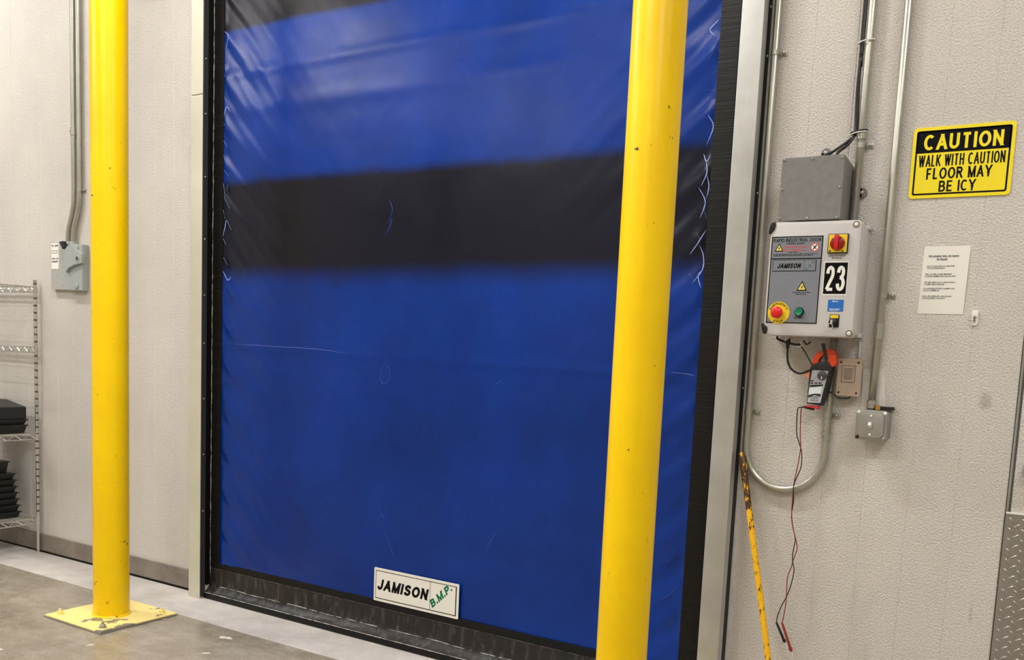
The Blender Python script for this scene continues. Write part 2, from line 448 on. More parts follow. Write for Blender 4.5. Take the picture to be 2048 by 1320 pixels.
def text(bm, body, x0, x1, z0, z1, y, bold=0.1, shear=0.0, thick=0.0006, fn=None, serif=False):
    """block lettering filling the box (x0..x1, z0..z1) on the plane y, facing -y; bold = stroke / height"""
    W_, H_ = (x1 - x0, z1 - z0) if fn is None else fn('size')
    t_ = bold * H_; hh = H_ - t_
    gap = 0.17
    nat = sum(GLYPH[c][0] for c in body) + gap * (len(body) - 1)
    avail = W_ - t_ * len(body) - shear * hh
    kx = avail / nat; pen = 0.0; k = 0
    for c in body:
        gw, strokes = GLYPH[c]
        strokes = [list(q) for q in strokes]
        thin = [False] * len(strokes)
        if serif and c in SERIF:
            for sx_, sz_ in SERIF[c]: strokes.append([(sx_ - .16, sz_), (sx_ + .16, sz_)]); thin.append(True)
        b2 = bmesh.new()
        for q, tn in zip(strokes, thin):
            tt = t_ * (0.5 if tn else 1.0)
            P_ = [Vector((pen + t_ / 2 + x * kx, 0, t_ / 2 + z * hh)) for x, z in q]
            closed = (P_[0] - P_[-1]).length < 1e-7
            if closed: P_ = P_[:-1]
            else:
                for e, o_ in ((0, 1), (-1, -2)):
                    d = (P_[e] - P_[o_]).normalized()
                    if abs(d.x) < 1e-4: P_[e] = P_[e] + d * t_ / 2
                    elif abs(d.z) > 1e-4 and len(P_) == 2: P_[e] = P_[e] + d * t_ * 1.2
            n = len(P_); L = []; Rr = []
            for i in range(n):
                if closed: d0 = (P_[i] - P_[i - 1]).normalized(); d1 = (P_[(i + 1) % n] - P_[i]).normalized()
                else:
                    d0 = (P_[i] - P_[i - 1]).normalized() if i else (P_[1] - P_[0]).normalized()
                    d1 = (P_[i + 1] - P_[i]).normalized() if i < n - 1 else d0
                d = (d0 + d1).normalized(); nr = Vector((-d.z, 0, d.x))
                m = min(1.6, 1.0 / max(0.3, d.dot(d1)))
                L.append(P_[i] + nr * tt / 2 * m); Rr.append(P_[i] - nr * tt / 2 * m)
            k += 1; off_ = Vector((0, -0.00004 * (k % 5), 0))
            lv = [b2.verts.new(v + off_) for v in L]; rv = [b2.verts.new(v + off_) for v in Rr]
            for i in range(n if closed else n - 1):
                j = (i + 1) % n; b2.faces.new((lv[i], lv[j], rv[j], rv[i]))
        for zc_, no in ((0.0, (0, 0, -1)), (H_, (0, 0, 1))):
            bmesh.ops.bisect_plane(b2, geom=b2.verts[:] + b2.edges[:] + b2.faces[:], plane_co=(0, 0, zc_), plane_no=no, clear_outer=True, dist=1e-7)
        vm = {}
        for v in b2.verts:
            X, Z = v.co.x + shear * v.co.z, v.co.z
            if fn: X, Z = fn(X / W_, Z / H_)
            else: X, Z = X + x0, Z + z0
            vm[v] = (bm.verts.new((X, y - thick + v.co.y, Z)), bm.verts.new((X, y + 0.0002, Z)))
        for f_ in b2.faces:
            bm.faces.new([vm[v][0] for v in f_.verts])
        for e in b2.edges:
            if len(e.link_faces) == 1: bm.faces.new((vm[e.verts[0]][0], vm[e.verts[1]][0], vm[e.verts[1]][1], vm[e.verts[0]][1]))
        b2.free()
        pen += gw * kx + t_ + gap * kx
    return bm

def line(parent, mat, body, x0, x1, z0, z1, y, **kw):
    bm = B(); text(bm, body, x0, x1, z0, z1, y, **kw); return obj('lettering', bm, mat, parent)

def fine_print(parent, mat, rows, y, rnd):
    bm = B()
    for x0, x1, z, h, g in rows: scribble(bm, x0, x1, z, h, y, rnd, g)
    o = obj('fine_print', bm, mat, parent); o['kind'] = 'stuff'; return o

def scribble(bm, x0, x1, z, h, y, rnd, gap=0.25, thick=0.0005):
    """a line of print too small to read: letter-sized strokes in word groups"""
    x = x0
    while x < x1:
        wl = rnd.randint(2, 7)
        for k in range(wl):
            w = h * rnd.uniform(0.35, 0.75)
            if x + w > x1: return bm
            hh = h * rnd.choice((0.6, 0.6, 0.75, 1.0))
            box(bm, x, x + w, y - thick, y, z, z + hh)
            x += w + h * 0.18
        x += h * gap * 2.4
    return bm

def screw(bm, x, y, z, r, h=0.003, seg=10):
    lathe(bm, (x, y, z), (0, -1, 0), ((0, r), (h * 0.5, r), (h, r * 0.6)), seg)
    return bm

# ---------------------------------------------------------------- the setting: floor, walls, ceiling
DL, DR = -4.65, -1.41            # clear opening between the jambs
YC = -0.015                      # plane of the curtain
bm = B(); box(bm, -12.0, 5.0, -10.5, -0.408, -0.15, 0.0)
floor = tag(obj('floor', bm, 'floor_concrete', origin=(0, 0, 0)), 'worn grey-brown polished concrete floor', None, None, 'structure')
bm = B(); box(bm, -12.0, 5.0, -0.400, 0.3, -0.15, 0.0)
obj('concrete_strip', bm, 'strip_concrete', floor)
bm = B(); box(bm, -12.0, 5.0, -0.41, -0.398, -0.15, -0.006)
obj('joint_filler', bm, 'baseboard', floor)

bm = B()
box(bm, -12.0, DL - 0.05, 0.03, 0.15, 0.0, 5.6); box(bm, DR + 0.05, 5.0, 0.03, 0.15, 0.0, 5.6)
box(bm, DL - 0.05, DR + 0.05, 0.03, 0.15, 4.1, 5.6)
wall = tag(obj('wall_back', bm, 'room_wall', origin=(0, 0, 0)), 'off-white insulated panel wall with stucco embossing and vertical grooves', None, None, 'structure')

def wall_panel(x0, x1, z0, z1, grooves):
    g = 0.004; d = 0.0018
    prof = [(x0 + 0.0006, 0.03), (x0 + 0.0006, 0.002), (x0 + 0.004, 0.0)]
    for c in sorted(grooves):
        if x0 + 0.03 < c < x1 - 0.03: prof += [(c - g, 0.0), (c - 0.001, d), (c + 0.001, d), (c + g, 0.0)]
    prof += [(x1 - 0.004, 0.0), (x1 - 0.0006, 0.002), (x1 - 0.0006, 0.03)]
    bm = B()
    A = [bm.verts.new((x, y, z0)) for x, y in prof]; C = [bm.verts.new((x, y, z1)) for x, y in prof]
    for i in range(len(prof) - 1): bm.faces.new((A[i], A[i + 1], C[i + 1], C[i]))
    bm.faces.new(A[::-1]); bm.faces.new(C)
    return obj('wall_panel', bm, 'wall_panel', wall)
gl = [-5.035 - 0.1785 * k for k in range(-2, 42)]
edges = [DL - 0.05] + [gl[2 + 4 + 6 * k] for k in range(7)]
for a, b in zip(edges, edges[1:]): wall_panel(b, a, 0.0, 5.5, gl)
grt = [-1.134, -0.968, -0.803, -0.635, -0.466]
wall_panel(DR + 0.05, -0.296, 0.0, 5.5, grt)
wall_panel(-0.284, 0.77, 2.32, 5.5, [-0.29 + 0.168 * k for k in range(1, 7)])
wall_panel(0.774, 1.80, 0.0, 5.5, [0.774 + 0.17 * k for k in range(1, 7)])
wall_panel(1.80, 2.84, 0.0, 5.5, [1.80 + 0.17 * k for k in range(1, 7)])
wall_panel(2.84, 3.88, 0.0, 5.5, [2.84 + 0.17 * k for k in range(1, 7)])
wall_panel(3.88, 4.92, 0.0, 5.5, [3.88 + 0.17 * k for k in range(1, 7)])

bm = B(); box(bm, -11.9, -4.758, -0.014, -0.001, 0.012, 0.132, 0.003)
tag(obj('baseboard_left', bm, 'baseboard'), 'scuffed grey-brown base strip along the wall left of the door', None, None, 'structure')
bm = B(); box(bm, -11.9, -4.758, -0.020, -0.001, 0.0005, 0.005); tag(obj('gap_shade_1', bm, 'black_rubber'), 'dark strip for the shade in the gap along the foot of the wall', None, None, 'structure')  # black strip put in for the dark of the gap under the baseboard
bm = B(); box(bm, -1.296, -0.297, -0.014, -0.001, 0.012, 0.132, 0.003)
tag(obj('baseboard_right', bm, 'baseboard'), 'scuffed grey-brown base strip below the control box', None, None, 'structure')

bm = B(); box(bm, -12.1, 5.1, -10.6, 0.2, 5.5, 5.62)
ceil_ = tag(obj('ceiling', bm, 'ceiling_white'), 'pale ceiling of the room', None, None, 'structure')
for nm, q in (('wall_left', (-12.1, -11.95, -10.5, 0.03, 0.0, 5.5)), ('wall_right', (4.95, 5.1, -10.5, 0.03, 0.0, 5.5)), ('wall_front', (-12.0, 5.0, -10.6, -10.45, 0.0, 5.5))):
    bm = B(); box(bm, *q); tag(obj(nm, bm, 'room_wall'), 'pale panel wall of the room', None, None, 'structure')
for lx, ly, ll, lp in LAMPS:
    bm = B(); box(bm, lx - ll / 2 - 0.05, lx + ll / 2 + 0.05, ly - 0.15, ly + 0.15, 5.36, 5.5, 0.01); hs_ = obj('luminaire', bm, 'lamp_body', ceil_)
    bm = B(); box(bm, lx - ll / 2, lx + ll / 2, ly - 0.12, ly + 0.12, 5.33, 5.36, 0.005); obj('diffuser', bm, 'lamp_diffuser', hs_)

# ---------------------------------------------------------------- the rapid door
door = thing('door_1', ((DL + DR) / 2, -0.02, 0.0), 'tall blue fabric roll-up door with two black cross bands and galvanised jambs', 'door', None, 'structure')
rnd = random.Random(3)
WRX0, WRX1 = DL + 0.085, DR - 0.117      # blue cloth edges
def cloth_y(x, z):
    u = x - WRX0; v = WRX1 - x
    e = math.exp(-u / 0.28); w = math.exp(-v / 0.22)
    s = 0.0
    s += e * 0.0042 * math.sin(2 * math.pi * (z + 0.75 * u) / 0.235 + 0.8 * math.sin(3.1 * z))
    s += e * 0.0020 * math.sin(2 * math.pi * (z + 1.1 * u) / 0.115 + 1.3 * math.sin(5 * z))
    s += w * 0.0052 * math.sin(2 * math.pi * (z - 0.55 * (-v)) / 0.26 + 0.9 * math.sin(2.3 * z + 1))
    s += w * 0.0022 * math.sin(2 * math.pi * (z + 0.9 * v) / 0.125 + 1.1 * math.sin(4.1 * z))
    s += 0.006 * math.sin(1.1 * x + 0.6 * z) * math.sin(1.9 * z + 0.7) 
    s += 0.0016 * math.sin(5.3 * x - 2.2 * z + 1.0) * math.sin(3.7 * z)
    # horizontal fold line at mid height and one in the upper sheet
    for zf, dz, k in ((1.565 - 0.012 * (x + 4.5), 0.02, 0.0022), (2.93, 0.05, 0.002), (3.13 + 0.01 * (x + 4.5), 0.03, 0.002)):
        s += k * math.exp(-((z - zf) / dz) ** 2)
    lim = min(1.0, u / 0.02, v / 0.02)
    return YC - s * max(0.0, lim)
def cloth(x0, x1, z0, z1, nx, nz):
    bm = B()
    V = [[bm.verts.new((x0 + (x1 - x0) * i / nx, cloth_y(x0 + (x1 - x0) * i / nx, z0 + (z1 - z0) * j / nz), z0 + (z1 - z0) * j / nz)) for i in range(nx + 1)] for j in range(nz + 1)]
    for j in range(nz):
        for i in range(nx): bm.faces.new((V[j][i], V[j][i + 1], V[j + 1][i + 1], V[j + 1][i]))
    return bm
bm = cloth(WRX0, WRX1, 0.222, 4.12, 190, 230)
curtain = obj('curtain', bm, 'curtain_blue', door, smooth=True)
for a, b in ((DL, WRX0), (WRX1, DR)):
    bm = B(); box(bm, a - 0.02 if a == DL else a, b if a == DL else b + 0.02, YC - 0.005, YC + 0.012, 0.19, 4.05)
    obj('edge_strip', bm, 'edge_black', door)
# crease marks worn into the cloth
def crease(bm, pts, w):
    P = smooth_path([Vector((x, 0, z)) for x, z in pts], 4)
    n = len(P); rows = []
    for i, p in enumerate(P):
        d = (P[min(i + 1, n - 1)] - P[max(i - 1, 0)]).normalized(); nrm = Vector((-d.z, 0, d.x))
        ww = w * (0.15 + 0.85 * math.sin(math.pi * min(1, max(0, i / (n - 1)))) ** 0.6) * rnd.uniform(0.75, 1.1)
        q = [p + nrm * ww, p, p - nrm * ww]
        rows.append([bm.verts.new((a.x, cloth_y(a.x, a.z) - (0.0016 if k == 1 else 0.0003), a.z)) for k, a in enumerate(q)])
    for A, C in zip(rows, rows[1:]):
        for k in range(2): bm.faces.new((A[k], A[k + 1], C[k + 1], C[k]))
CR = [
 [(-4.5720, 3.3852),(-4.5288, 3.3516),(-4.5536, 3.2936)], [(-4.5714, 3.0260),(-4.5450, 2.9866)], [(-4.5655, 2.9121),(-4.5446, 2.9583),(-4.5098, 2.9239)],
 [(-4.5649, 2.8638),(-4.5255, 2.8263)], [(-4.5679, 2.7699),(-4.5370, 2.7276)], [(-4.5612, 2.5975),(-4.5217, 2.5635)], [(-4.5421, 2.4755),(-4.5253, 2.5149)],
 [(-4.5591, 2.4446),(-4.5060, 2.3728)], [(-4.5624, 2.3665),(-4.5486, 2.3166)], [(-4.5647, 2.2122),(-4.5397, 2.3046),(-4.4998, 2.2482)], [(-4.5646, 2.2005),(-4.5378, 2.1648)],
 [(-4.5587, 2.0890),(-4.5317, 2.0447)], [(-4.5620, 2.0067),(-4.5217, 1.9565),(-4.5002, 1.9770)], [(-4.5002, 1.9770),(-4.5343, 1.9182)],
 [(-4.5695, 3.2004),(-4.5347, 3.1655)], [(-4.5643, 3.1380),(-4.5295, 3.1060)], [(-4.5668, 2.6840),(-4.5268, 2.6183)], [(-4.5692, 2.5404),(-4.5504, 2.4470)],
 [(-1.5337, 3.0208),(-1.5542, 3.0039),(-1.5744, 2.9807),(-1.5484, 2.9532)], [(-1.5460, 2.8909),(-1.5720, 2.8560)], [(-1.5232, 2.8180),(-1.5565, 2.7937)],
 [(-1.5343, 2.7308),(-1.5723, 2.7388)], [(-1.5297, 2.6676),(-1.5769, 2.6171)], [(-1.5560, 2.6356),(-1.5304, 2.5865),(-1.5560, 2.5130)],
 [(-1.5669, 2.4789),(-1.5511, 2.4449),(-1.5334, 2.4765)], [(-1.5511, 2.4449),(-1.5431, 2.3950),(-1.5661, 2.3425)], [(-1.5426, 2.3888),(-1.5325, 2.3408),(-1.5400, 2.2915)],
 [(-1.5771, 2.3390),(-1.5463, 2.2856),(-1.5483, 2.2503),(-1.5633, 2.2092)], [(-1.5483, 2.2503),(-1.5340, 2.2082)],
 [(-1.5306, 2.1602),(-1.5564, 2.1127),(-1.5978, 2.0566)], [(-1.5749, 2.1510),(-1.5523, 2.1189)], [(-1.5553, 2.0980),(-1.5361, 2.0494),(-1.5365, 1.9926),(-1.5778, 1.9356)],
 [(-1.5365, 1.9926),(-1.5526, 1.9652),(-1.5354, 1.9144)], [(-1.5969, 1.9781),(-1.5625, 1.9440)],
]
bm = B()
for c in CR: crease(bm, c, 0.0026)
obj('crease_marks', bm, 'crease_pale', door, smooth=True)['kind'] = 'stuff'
CS = [
 [(-3.2285, 1.5892),(-3.2614, 1.5537),(-3.2907, 1.5074),(-3.3162, 1.4450),(-3.2903, 1.4063),(-3.2532, 1.4297),(-3.2483, 1.4829),(-3.2769, 1.5080)],
 [(-3.3011, 2.2384),(-3.2616, 2.2677),(-3.2864, 2.2071),(-3.3094, 2.1871)], [(-3.2823, 2.3655),(-3.2600, 2.3136),(-3.2817, 2.2633)],
 [(-3.2584, 0.8374),(-3.3015, 0.7637),(-3.2598, 0.6866),(-3.2379, 0.7580)], [(-3.2572, 0.6182),(-3.2197, 0.5548),(-3.1748, 0.4764)],
 [(-2.5045, 0.7447),(-2.5522, 0.6795),(-2.6062, 0.5429)], [(-2.5381, 0.6994),(-2.5803, 0.6370),(-2.5875, 0.5973)],
 [(-4.5383, 1.5705),(-4.3213, 1.5779),(-4.0721, 1.5750),(-3.7577, 1.5723),(-3.5265, 1.5537)],
 [(-1.6554, 1.5492),(-1.5849, 1.5462),(-1.5382, 1.5399)], [(-2.5910, 1.4409),(-2.5473, 1.4556),(-2.5252, 1.4813)],
 [(-1.6449, 0.5146),(-1.5760, 0.5710),(-1.5397, 0.6344)], [(-1.6198, 0.6827),(-1.5570, 0.7452)],
 [(-4.5043, 0.7372),(-4.3045, 0.6384)], [(-4.5347, 0.6562),(-4.2164, 0.5284)], [(-4.5346, 1.2998),(-4.3577, 1.2061)],
]
bm = B()
for c in CS: crease(bm, c, 0.0020)
obj('fold_marks', bm, 'crease_soft', door, smooth=True)['kind'] = 'stuff'
# bottom skirt
bm = B(); box(bm, DL + 0.004, DR - 0.004, YC - 0.009, YC + 0.01, 0.186, 0.228, 0.003)
obj('hem_band', bm, 'black_rubber', door)
bm = B()
prof = [(-0.020, 0.190), (-0.021, 0.150), (-0.022, 0.110), (-0.026, 0.078), (-0.040, 0.060), (-0.056, 0.046), (-0.070, 0.038)]
NX = 260; rows = []
rw = random.Random(11); ph = [rw.uniform(0, 6.28) for _ in range(8)]
def wrk(x):
    return sum(math.sin(x * f_ + ph[k]) * a for k, (f_, a) in enumerate(((9, .5), (23, .7), (41, .6), (67, .5), (97, .35))))
for i in range(NX + 1):
    x = DL + 0.004 + (DR - DL - 0.008) * i / NX
    row = []
    for k, (y, z) in enumerate(prof):
        amp = (0, 0.0015, 0.004, 0.003, 0.0012, 0.001, 0)[k]
        row.append(bm.verts.new((x, y + wrk(x - 0.15 * (0.19 - z)) * amp, z + (wrk(x * 0.3) * 0.002 if k in (3, 4) else 0))))
    rows.append(row)
for A, C in zip(rows, rows[1:]):
    for k in range(len(prof) - 1): bm.faces.new((A[k], A[k + 1], C[k + 1], C[k]))
obj('bottom_skirt', bm, 'rubber_skirt', door, smooth=True)
bm = B(); box(bm, DL + 0.002, DR - 0.002, -0.074, -0.03, 0.002, 0.036, 0.006)
obj('floor_seal', bm, 'black_rubber', door, smooth=True, shade_angle=40)
bm = B()
for y, z, r in ((-0.0265, 0.0785, 0.0022), (-0.071, 0.0378, 0.0022)):
    tube(bm, [(DL + 0.01 + (DR - DL - 0.02) * i / 60, y, z + wrk((DL + (DR - DL) * i / 60) * 0.3) * (0.002 if y > -0.05 else 0)) for i in range(61)], r, 6)
obj('worn_ridges', bm, 'worn_ridge', door, smooth=True)
bm = B(); box(bm, DL, DR, YC - 0.006, YC - 0.004, 0.1845, 0.1865); obj('seam', bm, 'worn_ridge', door)
# jambs
FY = -0.10
ZS = 3.02
for x0, x1, segs in ((DL - 0.105, DL, ((0.0, ZS - 0.002), (ZS + 0.002, 4.1))), (DR, DR + 0.092, ((0.0, 4.1),))):
    for z0, z1 in segs:
        bm = B()
        if x0 < -3:
            box(bm, x0, x1, FY, 0.03, z0, z1, 0.003)
        else:
            box(bm, x0, x1, FY, -0.046, z0, z1, 0.003); box(bm, x0, x1 - 0.008, -0.046, 0.03, z0, z1)
        obj('jamb_post', bm, 'galvanised_beige' if x0 < -3 else 'galvanised', door)
bm = B(); box(bm, DR + 0.084, DR + 0.093, -0.046, -0.004, 0.0, 4.1, 0.002); obj('jamb_gasket', bm, 'guide_black', door)
bm = B(); box(bm, DR + 0.086, DR + 0.110, -0.006, -0.001, 0.0, 4.1); obj('caulk_bead', bm, 'caulk', door)
# guides inside the jambs
bm = B(); box(bm, DL - 0.001, DL + 0.006, FY + 0.002, -0.064, 0.012, 4.1, 0.001); obj('guide_flange', bm, 'guide_grey', door)
bm = B()
box(bm, DL - 0.001, DL + 0.003, -0.064, -0.012, 0.08, 4.1); box(bm, DL + 0.002, DL + 0.006, -0.050, -0.040, 0.08, 4.1, 0.001)
obj('guide_channel', bm, 'guide_black', door)
bm = B(); tube(bm, [(DL + 0.005 + 0.0015 * math.sin(i * 1.7), -0.0235, 0.13 + 3.9 * i / 80) for i in range(81)], 0.0018, 6); obj('guide_highlight', bm, 'worn_ridge', door, smooth=True)  # pale colour of this tube paints the highlight along the guide
bm = B(); box(bm, DR - 0.006, DR + 0.001, FY + 0.002, -0.03, 0.012, 4.1, 0.001); obj('guide_flange', bm, 'guide_black', door)
for z in (3.22, 2.91, 2.55, 2.19, 1.86, 1.575, 1.24, 0.90, 0.55):
    bm = B(); lathe(bm, (DL + 0.006, -0.083, z), (1, 0, 0), ((0, 0.006), (0.003, 0.0055), (0.005, 0.003)), 10); obj('screw', bm, 'bolt_steel', door, smooth=True)
for z in (3.03, 2.84, 2.3, 1.5):
    bm = B(); lathe(bm, (DR + 0.093, -0.03, z), (1, 0, 0), ((0, 0.006), (0.003, 0.0055), (0.005, 0.003)), 10); obj('screw', bm, 'bolt_steel', door, smooth=True)
bm = B(); box(bm, DL - 0.2, DR + 0.2, -0.45, 0.0, 4.1, 4.55, 0.02); obj('roll_housing', bm, 'galvanised', door)
# maker label on the curtain
lx0, lx1, lz0, lz1 = -3.305, -2.735, 0.224, 0.408
bm = B(); prism(bm, rrect(lx0, lx1, lz0, lz1, 0.004, 2), YC - 0.010, YC - 0.0135)
lab = obj('maker_label', bm, 'label_white', door); tag(lab, 'white maker label low on the blue curtain')
ly = YC - 0.0136
bm = B()
for q in ((lx0 + .014, lx1 - .014, lz1 - .017, lz1 - .014), (lx0 + .014, lx1 - .014, lz0 + .014, lz0 + .018), (lx0 + .012, lx0 + .0145, lz0 + .014, lz1 - .014), (lx1 - .020, lx1 - .014, lz0 + .014, lz1 - .014), (lx1 - .186, lx1 - .184, lz0 + .016, lz1 - .016)):
    box(bm, q[0], q[1], ly - 0.0006, ly, q[2], q[3])
obj('border', bm, 'ink_black', lab)
bm = B(); text(bm, 'JAMISON', lx0 + .022, lx1 - .196, lz0 + .064, lz0 + .124, ly, bold=0.235, shear=0.22); obj('lettering', bm, 'ink_black', lab)
bm = B()
ax, az, th = lx1 - .166, lz0 + .030, math.radians(43)
def diag(L, H, ax=ax, az=az, th=th):
    def f(u, w=None):
        if u == 'size': return L, H
        return (ax + u * L * math.cos(th) - w * H * math.sin(th), az + u * L * math.sin(th) + w * H * math.cos(th))
    return f
text(bm, 'B.M.P.', 0, 1, 0, 1, ly, bold=0.22, shear=0.25, fn=diag(0.178, 0.040), serif=True); obj('lettering', bm, 'ink_green', lab)

# ---------------------------------------------------------------- personnel door at the right edge
d2 = thing('door_2', (0.24, -0.004, 0.0), 'white swing door with diamond plate kick plate at the right edge', 'door', None, 'structure')
bm = B(); box(bm, -0.278, 0.758, -0.003, 0.028, 0.012, 2.306, 0.003); obj('door_leaf', bm, 'wall_panel', d2)
bm = B()
for q in ((-0.294, -0.286), (0.766, 0.772)): box(bm, q[0], q[1], 0.004, 0.03, 0.0, 2.314)
box(bm, -0.294, 0.772, 0.004, 0.03, 2.309, 2.318); obj('door_frame', bm, 'box_steel', d2)
bm = B(); prism(bm, rrect(-0.274, 0.30, 1.572, 2.16, 0.02), -0.003, -0.014); obj('window_gasket', bm, 'black_rubber', d2)
bm = B(); prism(bm, rrect(-0.250, 0.276, 1.596, 2.136, 0.02), -0.006, -0.0155); obj('window_pane', bm, 'dark_glass', d2)
bm = B(); box(bm, -0.250, -0.19, -0.055, -0.003, 1.24, 1.29, 0.006); box(bm, -0.235, -0.10, -0.065, -0.045, 1.255, 1.275, 0.006); obj('door_handle', bm, 'box_steel', d2)
bm = B(); box(bm, -0.2915, 0.75, -0.008, -0.003, 0.015, 1.10); kp = obj('kick_plate', bm, 'diamond_plate', d2)
bm = B(); box(bm, -0.292, 0.752, -0.012, -0.003, 1.098, 1.1045, 0.001); obj('top_edge', bm, 'clear_white', kp)
bm = B()
def lug(bm, cx, cz, ang):
    n = 6; L = 0.0160; W = 0.0040; H = 0.0034; rows = []
    c, s = math.cos(ang), math.sin(ang)
    for i in range(n + 1):
        u = -1 + 2 * i / n; w = W * math.sqrt(max(0.03, 1 - u * u)); bend = 0.0022 * (1 - u * u)
        q = []
        for v, h in ((-w, 0), (0, H * (1 - u * u) ** 0.6 + 0.0002), (w, 0)):
            a = u * L; b = v + bend
            q.append(bm.verts.new((cx + a * c - b * s, -0.008 - h, cz + a * s + b * c)))
        rows.append(q)
    for A, C in zip(rows, rows[1:]):
        for k in range(2): bm.faces.new((A[k], A[k + 1], C[k + 1], C[k]))
px_, pz_ = 0.0425, 0.0385
for i in range(24):
    for j in range(28):
        cx = -0.272 + px_ * i; cz = 1.072 - pz_ * j
        lug(bm, cx, cz, math.radians(-52)); 
        if cx + px_ / 2 < 0.74 and cz - pz_ / 2 > 0.03: lug(bm, cx + px_ / 2, cz - pz_ / 2, math.radians(38))
o = obj('tread_pattern', bm, 'diamond_plate', kp, smooth=True); o['kind'] = 'stuff'

# ---------------------------------------------------------------- bollards
def make_bollard():
    t = thing('bollard', (0, 0, 0), 'x', 'bollard', 'yellow bollards guarding the door')
    bm = B(); lathe(bm, (0, 0, 0.014), (0, 0, 1), ((0, 0.106), (0.006, 0.104), (0.012, 0.097), (4.2, 0.097), (4.24, 0.09), (4.27, 0.07)), 64); obj('pipe', bm, 'yellow_paint', t, smooth=True, shade_angle=40)
    bm = B(); box(bm, -0.257, 0.257, -0.247, 0.247, 0.001, 0.016, 0.003); obj('base_plate', bm, 'plate_paint', t)
    bm = B(); box(bm, -0.259, 0.259, -0.249, 0.249, 0.002, 0.010); obj('plate_edge', bm, 'bolt_steel', t)
    for sx in (-1, 1):
        for sy in (-1, 1):
            bm = B(); x, y = sx * 0.198, sy * 0.19
            lathe(bm, (x, y, 0.016), (0, 0, 1), ((0, 0.022), (0.003, 0.022)), 16)
            lathe(bm, (x, y, 0.019), (0, 0, 1), ((0, 0.0165), (0.014, 0.0165), (0.016, 0.013)), 6)
            cyl(bm, (x, y, 0.03), (x, y, 0.046), 0.008, seg=10)
            obj('anchor_bolt', bm, 'bolt_steel' if (sx, sy) == (1, -1) else 'plate_paint', t)
    return t
def copy_tree(o, parent=None):
    c = o.copy(); COL.objects.link(c); c.parent = parent
    for ch in list(o.children): copy_tree(ch, c)
    return c
b1 = make_bollard(); b1.location = (-4.712, -0.667, 0); b1['label'] = 'yellow bollard left of the blue door, bolted base plate in view'
b2_ = copy_tree(b1); b2_.location = (-1.493, -0.690, 0); b2_.rotation_euler = (0, 0, 0); b2_['label'] = 'yellow bollard standing in front of the blue curtain near the right jamb'

# ---------------------------------------------------------------- conduits and cables
def strap(t, x, y, z, r, side=1):
    bm = B()
    lathe(bm, (x, y, z - 0.010), (0, 0, 1), ((0, r + 0.0025), (0.020, r + 0.0025)), 18)
    x0, x1 = sorted((x + side * r, x + side * (r + 0.030)))
    box(bm, x0, x1, -0.006, -0.001, z - 0.010, z + 0.010, 0.001)
    s = obj('strap', bm, 'conduit', t, smooth=True, shade_angle=40)
    bm = B(); lathe(bm, (x + side * (r + 0.018), -0.006, z), (0, -1, 0), ((0, 0.0085), (0.006, 0.0075), (0.010, 0.004)), 10); obj('strap_screw', bm, 'bolt_steel', s, smooth=True)
def coupling(t, x, y, z, r, h=0.055, nscrew=3):
    bm = B(); lathe(bm, (x, y, z - h / 2), (0, 0, 1), ((0, r + 0.0042), (h, r + 0.0042)), 18)
    s = obj('coupling', bm, 'conduit', t, smooth=True, shade_angle=40)
    for k in range(nscrew):
        zz = z + (k - (nscrew - 1) / 2) * h * 0.32
        bm = B(); lathe(bm, (x - 0.006, y - r - 0.001, zz), (-0.3, -1, 0), ((0, 0.005), (0.006, 0.0045)), 8); obj('set_screw', bm, 'bolt_steel', s)
cr_ = 0.0145; cy_ = -0.021
t = thing('conduit', (-1.287, cy_, 1.09), 'steel conduit beside the right jamb, looping in a U under the control box', 'conduit')
arc = [(-1.124 - 0.163 * math.cos(a), cy_, 1.256 - 0.163 * math.sin(a)) for a in (math.pi * k / 24 for k in range(25))]
bm = B(); tube(bm, [(-1.287, cy_, 5.45), (-1.287, cy_, 2.2)] + arc + [(-0.961, cy_, 1.5), (-0.961, cy_, 1.735)], cr_, 18); obj('pipe', bm, 'conduit', t, smooth=True)
strap(t, -1.287, cy_, 2.851, cr_); strap(t, -1.287, cy_, 1.403, cr_); strap(t, -0.961, cy_, 1.412, cr_); coupling(t, -0.961, cy_, 1.352, cr_, 0.075)
t = thing('conduit', (-0.922, cy_, 2.16), 'steel conduit coming down beside the dark grey box with a cable tied to it', 'conduit')
bm = B(); tube(bm, [(-0.920, cy_, 5.45), (-0.922, cy_, 2.6), (-0.924, cy_, 2.15)], cr_, 18); obj('pipe', bm, 'conduit', t, smooth=True)
strap(t, -0.921, cy_, 2.462, cr_); coupling(t, -0.921, cy_, 2.500, cr_, 0.03, 1)
t = thing('conduit', (-0.792, cy_, 1.45), 'steel conduit running down to the light switch box', 'conduit')
bm = B(); tube(bm, [(-0.791, cy_, 5.45), (-0.792, cy_, 2.0), (-0.797, cy_, 1.44)], cr_ + 0.0005, 18); obj('pipe', bm, 'conduit', t, smooth=True)
strap(t, -0.791, cy_, 1.889, cr_); coupling(t, -0.794, cy_, 1.752, cr_, 0.060, 2); coupling(t, -0.797, cy_, 1.468, cr_, 0.03, 1)
